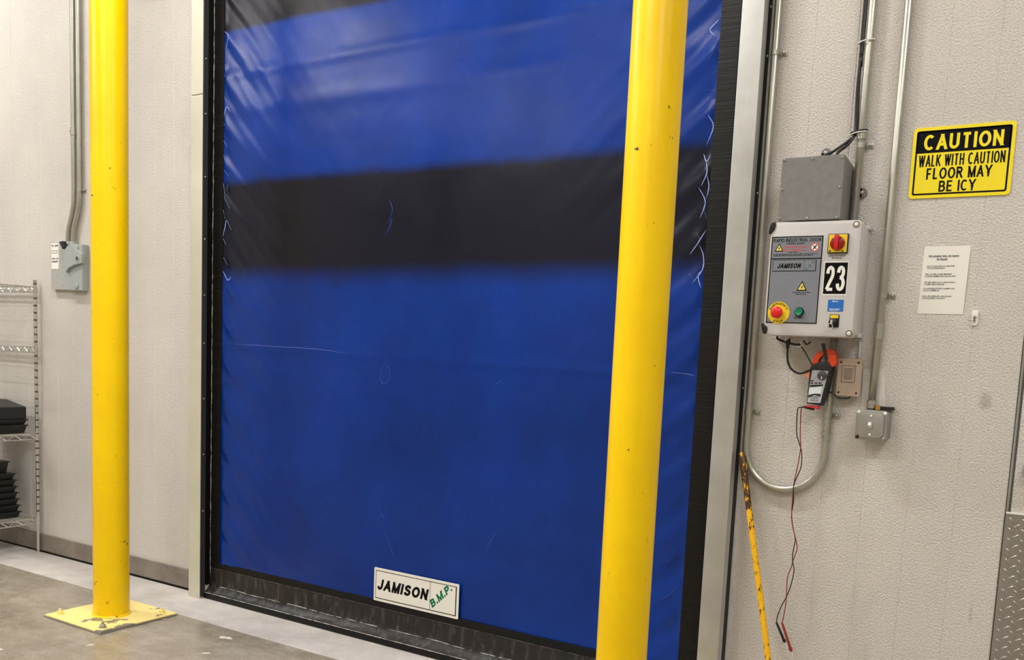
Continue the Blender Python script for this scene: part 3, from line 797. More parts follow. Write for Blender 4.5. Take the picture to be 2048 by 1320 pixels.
# left pair
t = thing('conduit', (-6.04, cy_, 2.2), 'left of the two thin conduits entering the grey disconnect switch', 'conduit')
bm = B(); tube(bm, [(-6.045, cy_, 5.45), (-6.045, cy_, 3.0), (-6.045, cy_, 2.55), (-6.06, cy_, 2.42), (-6.105, cy_ - 0.002, 2.30), (-6.115, cy_ - 0.002, 2.205)], 0.016, 14, 4); obj('pipe', bm, 'conduit', t, smooth=True); coupling(t, -6.045, cy_, 2.94, 0.016, 0.05, 1)
t = thing('conduit', (-5.98, cy_, 2.2), 'right of the two thin conduits entering the grey disconnect switch', 'conduit')
bm = B(); tube(bm, [(-5.985, cy_, 5.45), (-5.982, cy_, 3.0), (-5.982, cy_, 2.56), (-5.995, cy_, 2.44), (-6.045, cy_ - 0.002, 2.30), (-6.055, cy_ - 0.002, 2.205)], 0.016, 14, 4); obj('pipe', bm, 'conduit', t, smooth=True); strap(t, -5.982, cy_, 2.553, 0.016)
# black cable tied to the middle conduit
t = thing('cable', (-0.945, cy_, 2.44), 'black cable bundle tied along the middle conduit down to the dark grey box', 'cable')
bm = B()
tube(bm, [(-0.944, cy_ - 0.004, 5.4), (-0.944, cy_ - 0.004, 3.0), (-0.946, cy_ - 0.006, 2.80), (-0.948, cy_ - 0.004, 2.72), (-0.943, cy_ - 0.004, 2.60), (-0.943, cy_ - 0.005, 2.51), (-0.965, -0.05, 2.475), (-1.01, -0.09, 2.430), (-1.043, -0.10, 2.412), (-1.045, -0.10, 2.39)], 0.0052, 8, 5)
tube(bm, [(-0.952, cy_ + 0.002, 5.4), (-0.952, cy_ + 0.002, 3.0), (-0.950, cy_ - 0.002, 2.80), (-0.951, cy_ - 0.006, 2.70), (-0.949, cy_ - 0.004, 2.60), (-0.946, cy_ - 0.009, 2.51), (-0.962, -0.055, 2.462), (-0.985, -0.09, 2.43), (-0.992, -0.10, 2.412), (-0.994, -0.10, 2.39)], 0.0056, 8, 5)
obj('wire', bm, 'lead_black', t, smooth=True)
for z, c in ((2.848, 'clear_white'), (2.508, 'clear_white'), (2.514, 'lead_black')):
    bm = B(); ring = [(-0.931 + 0.031 * math.cos(a), cy_ - 0.003 + 0.021 * math.sin(a), z + 0.004 * math.cos(a)) for a in (2 * math.pi * k / 20 for k in range(21))]
    tube(bm, ring, 0.0026, 6); obj('cable_tie', bm, c, t, smooth=True)

# ---------------------------------------------------------------- dark grey junction box
t = thing('junction_box', (-1.065, -0.08, 2.167), 'dark grey junction box on the wall above the control box', 'box')
bm = B()
a = [(-1.150, 2.18), (-0.945, 2.18), (-0.945, 2.385), (-1.150, 2.385)]; b = [(-1.182, 2.167), (-0.947, 2.167), (-0.947, 2.405), (-1.182, 2.405)]
A = [bm.verts.new((x, -0.004, z)) for x, z in a]; C = [bm.verts.new((x, -0.135, z)) for x, z in b]
for i in range(4): bm.faces.new((A[i], A[(i + 1) % 4], C[(i + 1) % 4], C[i]))
bm.faces.new(A); bm.faces.new(C)
obj('body', bm, 'grey_box', t)
bm = B(); prism(bm, rrect(-1.184, -0.945, 2.167, 2.407, 0.006), -0.136, -0.150, 0.002); obj('cover', bm, 'grey_box', t)
for x, z in ((-1.175, 2.402), (-1.066, 2.400), (-0.955, 2.399), (-1.176, 2.290), (-0.955, 2.288), (-1.177, 2.180), (-1.069, 2.177), (-0.957, 2.177)):
    bm = B(); screw(bm, x, -0.150, z - 0.003, 0.0045, 0.004); obj('cover_screw', bm, 'bolt_steel', t, smooth=True)
for x, z in ((-1.055, 2.445), (-0.904, 2.284)):
    bm = B(); lathe(bm, (x, -0.004, z), (0, -1, 0), ((0, 0.019), (0.006, 0.019), (0.008, 0.017)), 20)
    if x < -1: box(bm, x - 0.017, x + 0.017, -0.012, -0.002, 2.38, z)
    else: box(bm, -0.946, x, -0.012, -0.002, z - 0.017, z + 0.017)
    tb = obj('mounting_tab', bm, 'grey_box', t, smooth=True, shade_angle=40)
    bm = B(); screw(bm, x, -0.012, z, 0.009, 0.007); obj('tab_screw', bm, 'bolt_steel', tb, smooth=True)

# ---------------------------------------------------------------- control box
X0, X1, Z0, Z1, YF = -1.198, -0.853, 1.719, 2.157, -0.190
t = thing('control_box', ((X0 + X1) / 2, -0.1, Z0), 'pale grey control box with red buttons and the number 23 on its lid', 'control box')
bm = B(); box(bm, X0 + 0.008, X1 - 0.006, -0.118, -0.003, Z0 + 0.010, Z1 - 0.010, 0.008); box(bm, X0, X1 + 0.002, -0.060, -0.008, Z0 + 0.004, Z0 + 0.022, 0.006); box(bm, X0, X1 + 0.002, -0.060, -0.008, Z1 - 0.022, Z1 - 0.004, 0.006)
obj('enclosure_body', bm, 'enclosure', t, smooth=True, shade_angle=40)
bm = B(); box(bm, X0 + 0.004, X1 - 0.002, -0.124, -0.117, Z0 + 0.006, Z1 - 0.006); obj('lid_gasket', bm, 'tan_dark', t)
bm = B(); prism(bm, rrect(X0, X1, Z0, Z1, 0.020), -0.123, YF, 0.013); obj('lid', bm, 'enclosure', t, smooth=True, shade_angle=50)
for pts in ([(-1.2005, 2.1374), (-1.1939, 2.1545), (-1.1803, 2.1579), (-1.1755, 2.1462), (-1.1799, 2.1272), (-1.1927, 2.1142), (-1.2025, 2.1125)],
            [(-1.2056, 1.7626), (-1.1999, 1.7666), (-1.1806, 1.7514), (-1.1795, 1.7377), (-1.1845, 1.7238), (-1.1947, 1.7255), (-1.2021, 1.7430)]):
    bm = B(); prism(bm, pts, -0.15, YF - 0.004, 0.002); obj('hinge_cap', bm, 'black_plastic', t, smooth=True, shade_angle=40)
for x, z in ((X1 - 0.020, Z1 - 0.018), (X1 - 0.014, Z0 + 0.016)):
    bm = B(); ring_poly(bm, circ(x, z, 0.012, 18), circ(x, z, 0.0085, 18), YF + 0.006, YF - 0.002); s = obj('lid_screw_well', bm, 'tan_dark', t)
    bm = B(); lathe(bm, (x, YF + 0.004, z), (0, -1, 0), ((0, 0.0085), (0.005, 0.0085), (0.007, 0.006)), 14); obj('lid_screw', bm, 'clear_white', s, smooth=True)
# instruction overlay
ox0, ox1, oz0, oz1 = -1.188, -0.990, 1.768, 2.101
yp = YF - 0.0010
bm = B(); box(bm, ox0, ox1, yp, YF + 0.001, oz0, oz1); ov = obj('instruction_panel', bm, 'panel_grey', t); tag(ov, 'grey instruction panel with warnings')
bm = B(); k = 0.0035; yq = yp - 0.0006
for q in ((ox0, ox1, oz1 - k, oz1), (ox0, ox1, oz0, oz0 + k), (ox0, ox0 + k, oz0, oz1), (ox1 - k, ox1, oz0, oz1), (ox0, ox1, 2.0145, 2.0180),
          (-1.176, -1.010, 1.9675, 1.9700), (-1.0115, -1.009, 1.969, 2.011), (-1.176, -1.0115, 2.0105, 2.0115), (-1.177, -1.176, 1.969, 2.011), (-1.055, -1.0545, 1.969, 2.011)):
    box(bm, q[0], q[1], yq, yp, q[2], q[3])
obj('frame_lines', bm, 'ink_black', ov)
rs = random.Random(5)
line(ov, 'ink_black', 'RAPID INDUSTRIAL DOOR', -1.181, -0.997, 2.080, 2.093, yp, bold=0.13)
line(ov, 'ink_black', 'CONTROL BOARD', -1.131, -1.060, 2.0705, 2.0770, yp, bold=0.13)
line(ov, 'ink_black', 'JAMISON', -1.160, -1.066, 1.980, 1.998, yp, bold=0.21, shear=0.25)
line(ov, 'ink_black', 'START', -1.078, -1.041, 1.7860, 1.7940, yp, bold=0.16)
fine_print(ov, 'ink_black', ((-1.120, -1.080, 2.0390, 0.0035, .25), (-1.178, -1.004, 2.0320, 0.0034, .25), (-1.178, -1.020, 2.0265, 0.0034, .25), (-1.090, -1.022, 1.8850, 0.0045, .25), (-1.078, -1.036, 1.8780, 0.0035, .25)), yp, rs)
fine_print(ov, 'ink_red', ((-1.135, -1.050, 2.0570, 0.0085, .2), (-1.142, -1.052, 2.0450, 0.0085, .2)), yp, rs)
bm = B()
for x, z, r in ((-1.046, 1.976, 0.005), (-1.033, 1.988, 0.006), (-1.021, 2.001, 0.005)): prism(bm, circ(x, z, r, 8), yp, yp - 0.0005)
obj('emblem', bm, 'ink_teal', ov)
def tri(cx, z0, w, h, name):
    bm = B(); prism(bm, [(cx - w / 2, z0), (cx + w / 2, z0), (cx, z0 + h)], yp, yp - 0.0005); obj(name, bm, 'ink_black', ov)
    k_ = 0.70; c = z0 + h * 0.36
    bm = B(); prism(bm, [(cx - w / 2 * k_, c - (c - z0) * k_), (cx + w / 2 * k_, c - (c - z0) * k_), (cx, c + (z0 + h - c) * k_)], yp - 0.0004, yp - 0.0010); obj('warning_triangle_face', bm, 'tri_yellow', ov)
    bm = B(); m = h * 0.28
    prism(bm, [(cx + 0.1 * w, c + m * .9), (cx - 0.10 * w, c), (cx - 0.01 * w, c + 0.02 * h), (cx - 0.06 * w, c - m * .8), (cx + 0.12 * w, c + 0.06 * h), (cx + 0.02 * w, c + 0.06 * h)], yp - 0.0009, yp - 0.0014); obj('bolt_symbol', bm, 'ink_black', ov)
tri(-1.057, 1.893, 0.040, 0.038, 'warning_triangle'); tri(-1.157, 2.044, 0.034, 0.032, 'warning_triangle')
bm = B(); ring_poly(bm, circ(-1.020, 2.058, 0.0165), circ(-1.020, 2.058, 0.0125), yp, yp - 0.0006); obj('prohibition_ring', bm, 'ink_red', ov)
bm = B(); prism(bm, circ(-1.020, 2.058, 0.0125), yp, yp - 0.0004); obj('prohibition_face', bm, 'white_print', ov)
bm = B(); prism(bm, [(-1.028, 2.050), (-1.026, 2.048), (-1.013, 2.063), (-1.011, 2.067), (-1.016, 2.066)], yp - 0.0004, yp - 0.0009); prism(bm, [(-1.027, 2.066), (-1.029, 2.064), (-1.014, 2.050), (-1.012, 2.052)], yp - 0.0004, yp - 0.0009); obj('prohibition_symbol', bm, 'ink_black', ov)
# rotary isolator
rx0, rx1, rz0, rz1 = -0.967, -0.897, 2.035, 2.103
bm = B(); box(bm, rx0 - 0.002, rx1 + 0.002, YF - 0.012, YF + 0.001, rz0 - 0.002, rz1 + 0.002, 0.002); rs_ = obj('rotary_switch', bm, 'black_plastic', t); tag(rs_, 'red rotary isolator on a yellow square plate')
bm = B(); box(bm, rx0 + 0.001, rx1 - 0.001, YF - 0.0145, YF - 0.011, rz0 + 0.001, rz1 - 0.001, 0.002); obj('plate', bm, 'label_yellow', rs_)
rcx, rcz = (rx0 + rx1) / 2, (rz0 + rz1) / 2
bm = B(); lathe(bm, (rcx, YF - 0.0145, rcz), (0, -1, 0), ((0, 0.027), (0.010, 0.026), (0.013, 0.022)), 28); obj('knob', bm, 'dark_red_plastic', rs_, smooth=True, shade_angle=40)
bm = B(); box(bm, rcx - 0.0075, rcx + 0.0075, YF - 0.040, YF - 0.026, rcz - 0.026, rcz + 0.030, 0.003); obj('grip', bm, 'red_plastic', rs_, smooth=True, shade_angle=40)
fine_print(rs_, 'ink_black', ((rx0 + 0.004, rx0 + 0.018, rz0 + 0.003, 0.006, .2), (rx1 - 0.020, rx1 - 0.005, rz0 + 0.003, 0.006, .2)), YF - 0.0146, rs)
fine_print(t, 'tan_dark', ((-0.968, -0.900, 2.022, 0.0050, .2), (-0.953, -0.915, 2.014, 0.0055, .2)), YF, rs); bm = B(); box(bm, -0.966, -0.902, YF - 0.0005, YF + 0.001, 2.0035, 2.0045); obj('caption_line', bm, 'tan_dark', t)
# number plate 23
bm = B(); box(bm, -0.978, -0.888, YF - 0.0012, YF + 0.001, 1.876, 2.004); npl = obj('number_plate', bm, 'white_print', t); tag(npl, 'black plate with the white number 23')
bm = B(); box(bm, -0.975, -0.891, YF - 0.002, YF - 0.001, 1.882, 1.999); obj('black_field', bm, 'ink_black', npl)
bm = B(); text(bm, '23', -0.969, -0.897, 1.893, 1.987, YF - 0.002, bold=0.125); obj('digits', bm, 'white_print', npl)
# blue label
bm = B(); box(bm, -0.953, -0.895, YF - 0.001, YF + 0.001, 1.816, 1.860); bl = obj('blue_label', bm, 'blue_label', t)
fine_print(bl, 'white_print', ((-0.938, -0.914, 1.852, 0.005, .1), (-0.947, -0.905, 1.823, 0.0038, .1), (-0.944, -0.912, 1.8185, 0.0030, .1)), YF - 0.001, rs)
# key switch
bm = B(); box(bm, -0.942, -0.906, YF - 0.004, YF + 0.001, 1.756, 1.805, 0.003); ks = obj('key_switch', bm, 'black_plastic', t); tag(ks, 'key switch with a key in it')
bm = B(); box(bm, -0.939, -0.909, YF - 0.006, YF - 0.003, 1.790, 1.802, 0.001); obj('legend', bm, 'label_yellow', ks)
bm = B(); lathe(bm, (-0.926, YF - 0.004, 1.774), (0, -1, 0), ((0, 0.0145), (0.016, 0.0145), (0.018, 0.012)), 20); obj('lock_barrel', bm, 'black_plastic', ks, smooth=True, shade_angle=40)
bm = B(); box(bm, -0.9275, -0.9245, YF - 0.042, YF - 0.020, 1.768, 1.782); ring_poly(bm, circ(-0.933, 1.758, 0.0125, 20), circ(-0.933, 1.758, 0.0105, 20), YF - 0.030, YF - 0.032); obj('key', bm, 'clear_white', ks)
# emergency stop
ecx, ecz = -1.140, 1.808
bm = B(); lathe(bm, (ecx, YF, ecz), (0, -1, 0), ((0, 0.043), (0.002, 0.043)), 40); es = obj('emergency_stop', bm, 'label_yellow', t); tag(es, 'red emergency stop button on a yellow disc')
bm = B(); lathe(bm, (ecx, YF - 0.002, ecz), (0, -1, 0), ((0, 0.016), (0.016, 0.016), (0.017, 0.022), (0.028, 0.0225), (0.034, 0.018), (0.036, 0.008)), 28); obj('mushroom_head', bm, 'estop_red', es, smooth=True, shade_angle=50)
bm = B()
def arc_txt(r, a0, a1, h, flip=False):
    def f(u, w=None):
        if u == 'size': return abs(math.radians(a1 - a0)) * r, h
        a = math.radians(a0 + (a1 - a0) * u); rr = r + (w - 0.5) * h * (-1 if flip else 1)
        return ecx + rr * math.cos(a), ecz + rr * math.sin(a)
    return f
bm.free(); line(es, 'ink_black', 'EMERGENCY', 0, 1, 0, 1, YF - 0.002, bold=0.15, fn=arc_txt(0.0355, 160, 20, 0.0085)); line(es, 'ink_black', 'STOP', 0, 1, 0, 1, YF - 0.002, bold=0.15, fn=arc_txt(0.0355, 240, 305, 0.0085, True))
# start button
bm = B(); lathe(bm, (-1.059, YF, 1.812), (0, -1, 0), ((0, 0.018), (0.008, 0.018), (0.010, 0.0165)), 28); sb = obj('start_button', bm, 'black_plastic', t, smooth=True, shade_angle=40); tag(sb, 'green start button')
bm = B(); lathe(bm, (-1.059, YF - 0.009, 1.812), (0, -1, 0), ((0, 0.0145), (0.006, 0.0145), (0.008, 0.0125), (0.0065, 0.009)), 24); obj('button_cap', bm, 'green_button', sb, smooth=True, shade_angle=40)
# cable glands under the box
bm = B(); lathe(bm, (-1.125, -0.10, 1.721), (0, 0, -1), ((0, 0.010), (0.016, 0.010), (0.018, 0.008), (0.022, 0.008)), 14); obj('cable_gland', bm, 'enclosure', t, smooth=True, shade_angle=40)
bm = B(); lathe(bm, (-1.06, -0.06, 1.721), (0, 0, -1), ((0, 0.010), (0.016, 0.010), (0.020, 0.006)), 14); obj('cable_gland', bm, 'enclosure', t, smooth=True, shade_angle=40)

t = thing('cable', (-1.125, -0.09, 1.55), 'black cable with connector looping from under the control box to the clamp meter', 'cable')
YW = -0.10
def W3(pts, y): return [(x, y, z) for x, z in pts]
bm = B(); tube(bm, [(-1.165, -0.10, 1.722)] + W3([(-1.1627, 1.7079), (-1.1232, 1.6952), (-1.0926, 1.6883), (-1.0728, 1.6890)], YW), 0.0045, 8, 5); obj('wire', bm, 'lead_black', t, smooth=True)
bm = B(); lathe(bm, (-1.1206, -0.1000, 1.7132), (-0.005, 0, -1), ((0, 0.006), (0.010, 0.010), (0.022, 0.010), (0.024, 0.0075), (0.042, 0.0065)), 14); obj('connector', bm, 'black_plastic', t, smooth=True, shade_angle=40)
bm = B(); tube(bm, W3([(-1.1198, 1.6774), (-1.1190, 1.6415), (-1.1126, 1.6118), (-1.0967, 1.5886), (-1.0737, 1.5758), (-1.0519, 1.5769), (-1.0291, 1.5879), (-1.0138, 1.5926)], YW), 0.0042, 8, 5); obj('wire', bm, 'lead_black', t, smooth=True)
bm = B(); tube(bm, W3([(-1.0698, 1.7009), (-1.0640, 1.7031), (-1.0560, 1.7014), (-1.0493, 1.6917), (-1.0415, 1.6920), (-1.0305, 1.7022)], YW), 0.0030, 8, 5); obj('wire', bm, 'lead_black', t, smooth=True)
bm = B(); tube(bm, W3([(-1.0708, 1.6890), (-1.0640, 1.6774), (-1.0486, 1.6582), (-1.0328, 1.6332), (-1.0193, 1.6121)], YW), 0.0026, 8, 5); obj('wire', bm, 'lead_black', t, smooth=True)
bm = B(); tube(bm, W3([(-1.0922, 1.6824), (-1.0760, 1.6790), (-1.0646, 1.6853), (-1.0696, 1.6990), (-1.0604, 1.7072)], YW - 0.003), 0.0022, 6, 5); obj('cable_tie', bm, 'clear_white', t, smooth=True)

# ---------------------------------------------------------------- sounder
t = thing('sounder', (-0.884, -0.03, 1.494), 'tan wall sounder beside the clamp meter', 'buzzer')
bm = B(); prism(bm, rrect(-0.922, -0.847, 1.502, 1.633, 0.006), -0.003, -0.040); obj('back_box', bm, 'tan_plastic', t)
bm = B(); prism(bm, rrect(-0.931, -0.838, 1.494, 1.641, 0.005), -0.040, -0.052, 0.002); obj('cover', bm, 'tan_plastic', t)
bm = B(); ring_poly(bm, rrect(-0.914, -0.861, 1.548, 1.616, 0.005), rrect(-0.911, -0.864, 1.551, 1.613, 0.004), -0.050, -0.0535); obj('grille_frame', bm, 'tan_dark', t)
for k in range(6):
    bm = B(); z = 1.562 + 0.0078 * k; box(bm, -0.905, -0.870, -0.0545, -0.051, z, z + 0.0028, 0.0008); obj('grille_rib', bm, 'tan_dark', t)
for x, z in ((-0.919, 1.627), (-0.852, 1.627), (-0.920, 1.508), (-0.852, 1.508)):
    bm = B(); screw(bm, x, -0.052, z, 0.0042, 0.002); obj('screw', bm, 'black_plastic', t)
bm = B(); tube(bm, W3([(-0.9734, 1.5134), (-0.9452, 1.5031), (-0.9225, 1.4867), (-0.8972, 1.4844), (-0.8802, 1.4874), (-0.8715, 1.4978)], -0.045), 0.0032, 8, 5); obj('wire', bm, 'lead_black', t, smooth=True)
bm = B(); tube(bm, [(-0.862, -0.008, 1.634), (-0.863, -0.008, 1.70), (-0.866, -0.008, 1.715), (-0.885, -0.008, 1.719)], 0.005, 8, 4); obj('wire_sleeve', bm, 'enclosure', t, smooth=True)

# ---------------------------------------------------------------- clamp meter with leads
ym0, ym1 = -0.060, -0.100
t = thing('clamp_meter', (-0.99, -0.08, 1.45), 'black and grey clamp meter with orange jaws hanging under the control box', 'meter')
bm = B(); prism(bm, [(-1.0259, 1.5960), (-1.0211, 1.6100), (-0.9985, 1.6209), (-0.9583, 1.6266), (-0.9433, 1.6077), (-0.9438, 1.5901), (-0.9481, 1.5252), (-0.9579, 1.4794), (-0.9691, 1.4510), (-1.0285, 1.4569), (-1.0273, 1.5405)], ym0, ym1, 0.004); obj('body', bm, 'black_plastic', t, smooth=True, shade_angle=40)
yfa = ym1 - 0.0015
bm = B(); prism(bm, [(-1.0156, 1.5905), (-0.9534, 1.5896), (-0.9582, 1.5541), (-0.9675, 1.5024), (-0.9740, 1.4625), (-1.0248, 1.4611), (-1.0229, 1.5109), (-1.0202, 1.5508)], ym1 + 0.001, yfa); obj('face_plate', bm, 'meter_grey', t)
bm = B(); prism(bm, [(-1.0198, 1.5210), (-0.9715, 1.5278), (-0.9751, 1.5000), (-1.0217, 1.4951)], yfa, yfa - 0.001); obj('display', bm, 'lcd', t)
bm = B(); prism(bm, [(-1.0187, 1.5310), (-0.9683, 1.5359), (-0.9697, 1.5299), (-1.0200, 1.5230)], yfa, yfa - 0.001); prism(bm, [(-1.0231, 1.4891), (-0.9984, 1.4986), (-0.9747, 1.4961), (-0.9760, 1.4881), (-0.9980, 1.4936), (-1.0225, 1.4811)], yfa, yfa - 0.001); obj('display_frame', bm, 'black_plastic', t)
dcx, dcz = (-0.9750, 1.5709)
bm = B(); lathe(bm, (dcx, yfa, dcz), (0, -1, 0), ((0, 0.0185), (0.006, 0.018), (0.008, 0.015)), 24); dl = obj('dial', bm, 'meter_dark', t, smooth=True, shade_angle=40)
bm = B(); box(bm, dcx - 0.0016, dcx + 0.0016, yfa - 0.0095, yfa - 0.007, dcz - 0.014, dcz - 0.004); obj('pointer', bm, 'white_print', dl)
for q in ((1624, 766), (1633, 766), (1641, 766), (1624, 761.5)):
    x, z = {1624: (-1.0134, 1.5393), 1633: (-0.9959, 1.5402), 1641: (-0.9804, 1.5411)}[q[0]]
    if q[1] < 762: z += 0.009
    bm = B(); box(bm, x - 0.006, x + 0.006, yfa - 0.002, yfa, z - 0.0022, z + 0.0022, 0.001); obj('button', bm, 'black_plastic', t)
fine_print(t, 'meter_dark', [(-1.012, -0.982, z, 0.0035, .25) for z in (1.478, 1.485, 1.470)], yfa, random.Random(2))
def arcband(pts_o, pts_i):
    bm = B(); n = len(pts_o)
    Vs = [[bm.verts.new((x, y, z)) for x, z in Q] for y in (ym0 + 0.008, ym1 + 0.006) for Q in (pts_o, pts_i)]
    for i in range(n - 1):
        for q in ((Vs[0][i], Vs[0][i + 1], Vs[1][i + 1], Vs[1][i]), (Vs[2][i], Vs[3][i], Vs[3][i + 1], Vs[2][i + 1]), (Vs[0][i], Vs[2][i], Vs[2][i + 1], Vs[0][i + 1]), (Vs[1][i], Vs[1][i + 1], Vs[3][i + 1], Vs[3][i])): bm.faces.new(q)
    for i in (0, n - 1): bm.faces.new((Vs[0][i], Vs[1][i], Vs[3][i], Vs[2][i]))
    return bm
bm = arcband([(-1.0209, 1.6081), (-1.0175, 1.6378), (-1.0072, 1.6559), (-0.9906, 1.6663), (-0.9754, 1.6708)], [(-0.9980, 1.6150), (-0.9972, 1.6288), (-0.9906, 1.6428), (-0.9816, 1.6510), (-0.9721, 1.6534)]); obj('jaw', bm, 'orange_plastic', t)
bm = arcband([(-0.9716, 1.6710), (-0.9546, 1.6755), (-0.9387, 1.6683), (-0.9313, 1.6472), (-0.9278, 1.6279), (-0.9341, 1.6120), (-0.9432, 1.6058)], [(-0.9682, 1.6535), (-0.9604, 1.6519), (-0.9578, 1.6442), (-0.9590, 1.6344), (-0.9602, 1.6265), (-0.9575, 1.6168), (-0.9532, 1.6112)]); obj('jaw', bm, 'orange_plastic', t)
bm = B(); prism(bm, [(-1.0513, 1.5690), (-1.0383, 1.5795), (-1.0174, 1.5885), (-1.0186, 1.5548), (-1.0366, 1.5578)], ym0 + 0.01, ym1 + 0.003, 0.002); obj('trigger', bm, 'trigger_pink', t)
bm = B(); prism(bm, [(-0.9891, 1.6957), (-0.9756, 1.6962), (-0.9630, 1.6361), (-0.9652, 1.6165), (-0.9785, 1.6609)], ym1 + 0.004, ym1 - 0.002); obj('hanging_strap', bm, 'lead_black', t)
bm = B(); tube(bm, W3([(-1.0296, 1.4468), (-1.0019, 1.4447), (-0.9782, 1.4424)], -0.088), 0.0062, 10, 3, lambda u: 0.75 + 0.4 * u); obj('plug', bm, 'plug_red', t, smooth=True)
bm = B(); tube(bm, W3([(-1.0411, 1.4420), (-1.0210, 1.4374), (-1.0011, 1.4348)], -0.080), 0.0050, 10, 3); obj('plug', bm, 'lead_black', t, smooth=True)

red = [(-1.0257, 1.4443), (-1.0515, 1.4425), (-1.0587, 1.4319), (-1.0572, 1.3876), (-1.0523, 1.3272), (-1.0479, 1.2971), (-1.0460, 1.2728), (-1.0503, 1.2255), (-1.0595, 1.1631), (-1.0643, 1.1215), (-1.0635, 1.0597), (-1.0607, 0.9980), (-1.0477, 0.9375), (-1.0315, 0.8879), (-1.0290, 0.8570), (-1.0402, 0.8177), (-1.0476, 0.7809), (-1.0585, 0.7371), (-1.0565, 0.6847), (-1.0544, 0.6322), (-1.0588, 0.5826), (-1.0649, 0.5410)]
blk = [(-1.0412, 1.4392), (-1.0652, 1.4375), (-1.0701, 1.4230), (-1.0696, 1.3663), (-1.0660, 1.3219), (-1.0531, 1.2864), (-1.0422, 1.2508), (-1.0398, 1.1960), (-1.0542, 1.1473), (-1.0615, 1.1115), (-1.0574, 1.0604), (-1.0627, 0.9977), (-1.0546, 0.9469), (-1.0404, 0.8969), (-1.0444, 0.8442), (-1.0416, 0.8091), (-1.0326, 0.7729), (-1.0386, 0.7195), (-1.0545, 0.6597), (-1.0738, 0.6138), (-1.0870, 0.5687), (-1.0888, 0.5384)]
def lead(pts, mat, probe, label, ph_):
    L = [(x, -0.062 + 0.006 * math.sin(i * 0.9 + ph_), z) for i, (x, z) in enumerate(pts)]
    t = thing('test_lead', (pts[-1][0], -0.062, probe[1][1]), label, 'test lead', 'test leads of the clamp meter')
    bm = B(); tube(bm, L, 0.0021, 8, 5); obj('wire', bm, mat, t, smooth=True)
    e = Vector(L[-1]); d = Vector((probe[1][0], -0.062, probe[1][1])) - e
    bm = B(); lathe(bm, e, d, ((-0.004, 0.0026), (0.006, 0.0048), (d.length * 0.85, 0.0055), (d.length * 0.86, 0.0075), (d.length * 0.92, 0.0075), (d.length, 0.004)), 12); obj('probe_handle', bm, mat, t, smooth=True, shade_angle=40)
    bm = B(); lathe(bm, e + d, d, ((-0.003, 0.0014), (0.020, 0.0013), (0.026, 0.0004)), 8); obj('probe_tip', bm, 'clear_white', t, smooth=True)
lead(red, 'lead_red', (None, (-1.0177, 0.4291)), 'red test lead hanging from the clamp meter', 0.0)
lead(blk, 'lead_black', (None, (-1.0472, 0.4613)), 'black test lead hanging from the clamp meter', 3.0)

# ---------------------------------------------------------------- switch box, backing plate
bm = B(); prism(bm, [(-0.8440, 1.6035), (-0.7655, 1.6092), (-0.7555, 1.5357), (-0.7457, 1.4443), (-0.8395, 1.4376)], -0.0005, -0.004, 0.001)
tag(obj('backing_plate', bm, 'caulk'), 'pale backing patch on the wall above the switch box', 'plate')
t = thing('switch_box', (-0.775, -0.05, 1.331), 'square steel switch box with a white toggle', 'switch')
sx0, sx1, sz0, sz1 = -0.834, -0.718, 1.332, 1.448
bm = B(); prism(bm, rrect(sx0 + 0.003, sx1 - 0.003, sz0 + 0.003, sz1 - 0.003, 0.012), -0.003, -0.090); obj('box_body', bm, 'box_steel', t, smooth=True, shade_angle=40)
bm = B(); prism(bm, rrect(sx0, sx1, sz0, sz1, 0.012), -0.088, -0.100, 0.004); cv = obj('cover', bm, 'box_steel', t, smooth=True, shade_angle=30)
bm = B()
oct_ = [(sx0 + .022, sz0 + .010), (sx1 - .022, sz0 + .010), (sx1 - .010, sz0 + .022), (sx1 - .010, sz1 - .022), (sx1 - .022, sz1 - .010), (sx0 + .022, sz1 - .010), (sx0 + .010, sz1 - .022), (sx0 + .010, sz0 + .022)]
prism(bm, oct_, -0.098, -0.110, 0.003); obj('raised_face', bm, 'box_steel', t, smooth=True, shade_angle=30)
scx, scz = (sx0 + sx1) / 2, (sz0 + sz1) / 2
bm = B(); box(bm, scx - 0.008, scx + 0.008, -0.1115, -0.109, scz - 0.016, scz + 0.016, 0.001); obj('toggle_slot', bm, 'box_steel', t)
bm = B(); b2x = bmesh.new(); box(b2x, scx - 0.0055, scx + 0.0055, -0.130, -0.108, scz - 0.012, scz + 0.002, 0.002); bmesh.ops.rotate(b2x, cent=(scx, -0.11, scz), matrix=Matrix.Rotation(math.radians(-35), 3, 'X'), verts=b2x.verts[:]); merge(bm, b2x); obj('toggle', bm, 'hook_white', t, smooth=True, shade_angle=40)
for x, z, r in ((scx, scz + 0.036, 0.0048), (scx, scz - 0.036, 0.0048)):
    bm = B(); screw(bm, x, -0.110, z, r, 0.003); obj('face_screw', bm, 'clear_white', t, smooth=True)
for x, z, m in ((sx0 + .010, sz1 - .010, 'clear_white'), (sx1 - .010, sz1 - .010, 'clear_white'), (sx0 + .010, sz0 + .010, 'black_plastic'), (sx1 - .010, sz0 + .010, 'bolt_steel')):
    bm = B(); lathe(bm, (x, -0.099, z), (0, -1, 0), ((0, 0.0075), (0.004, 0.007), (0.006, 0.004)), 12); obj('corner_screw', bm, m, t, smooth=True)
bm = B(); box(bm, -0.776, -0.712, -0.030, -0.004, 1.450, 1.462, 0.002); obj('bracket', bm, 'black_plastic', t)
bm = B(); cyl(bm, (-0.770, -0.034, 1.448), (-0.770, -0.034, 1.466), 0.010, seg=6); obj('locknut', bm, 'brass', t)

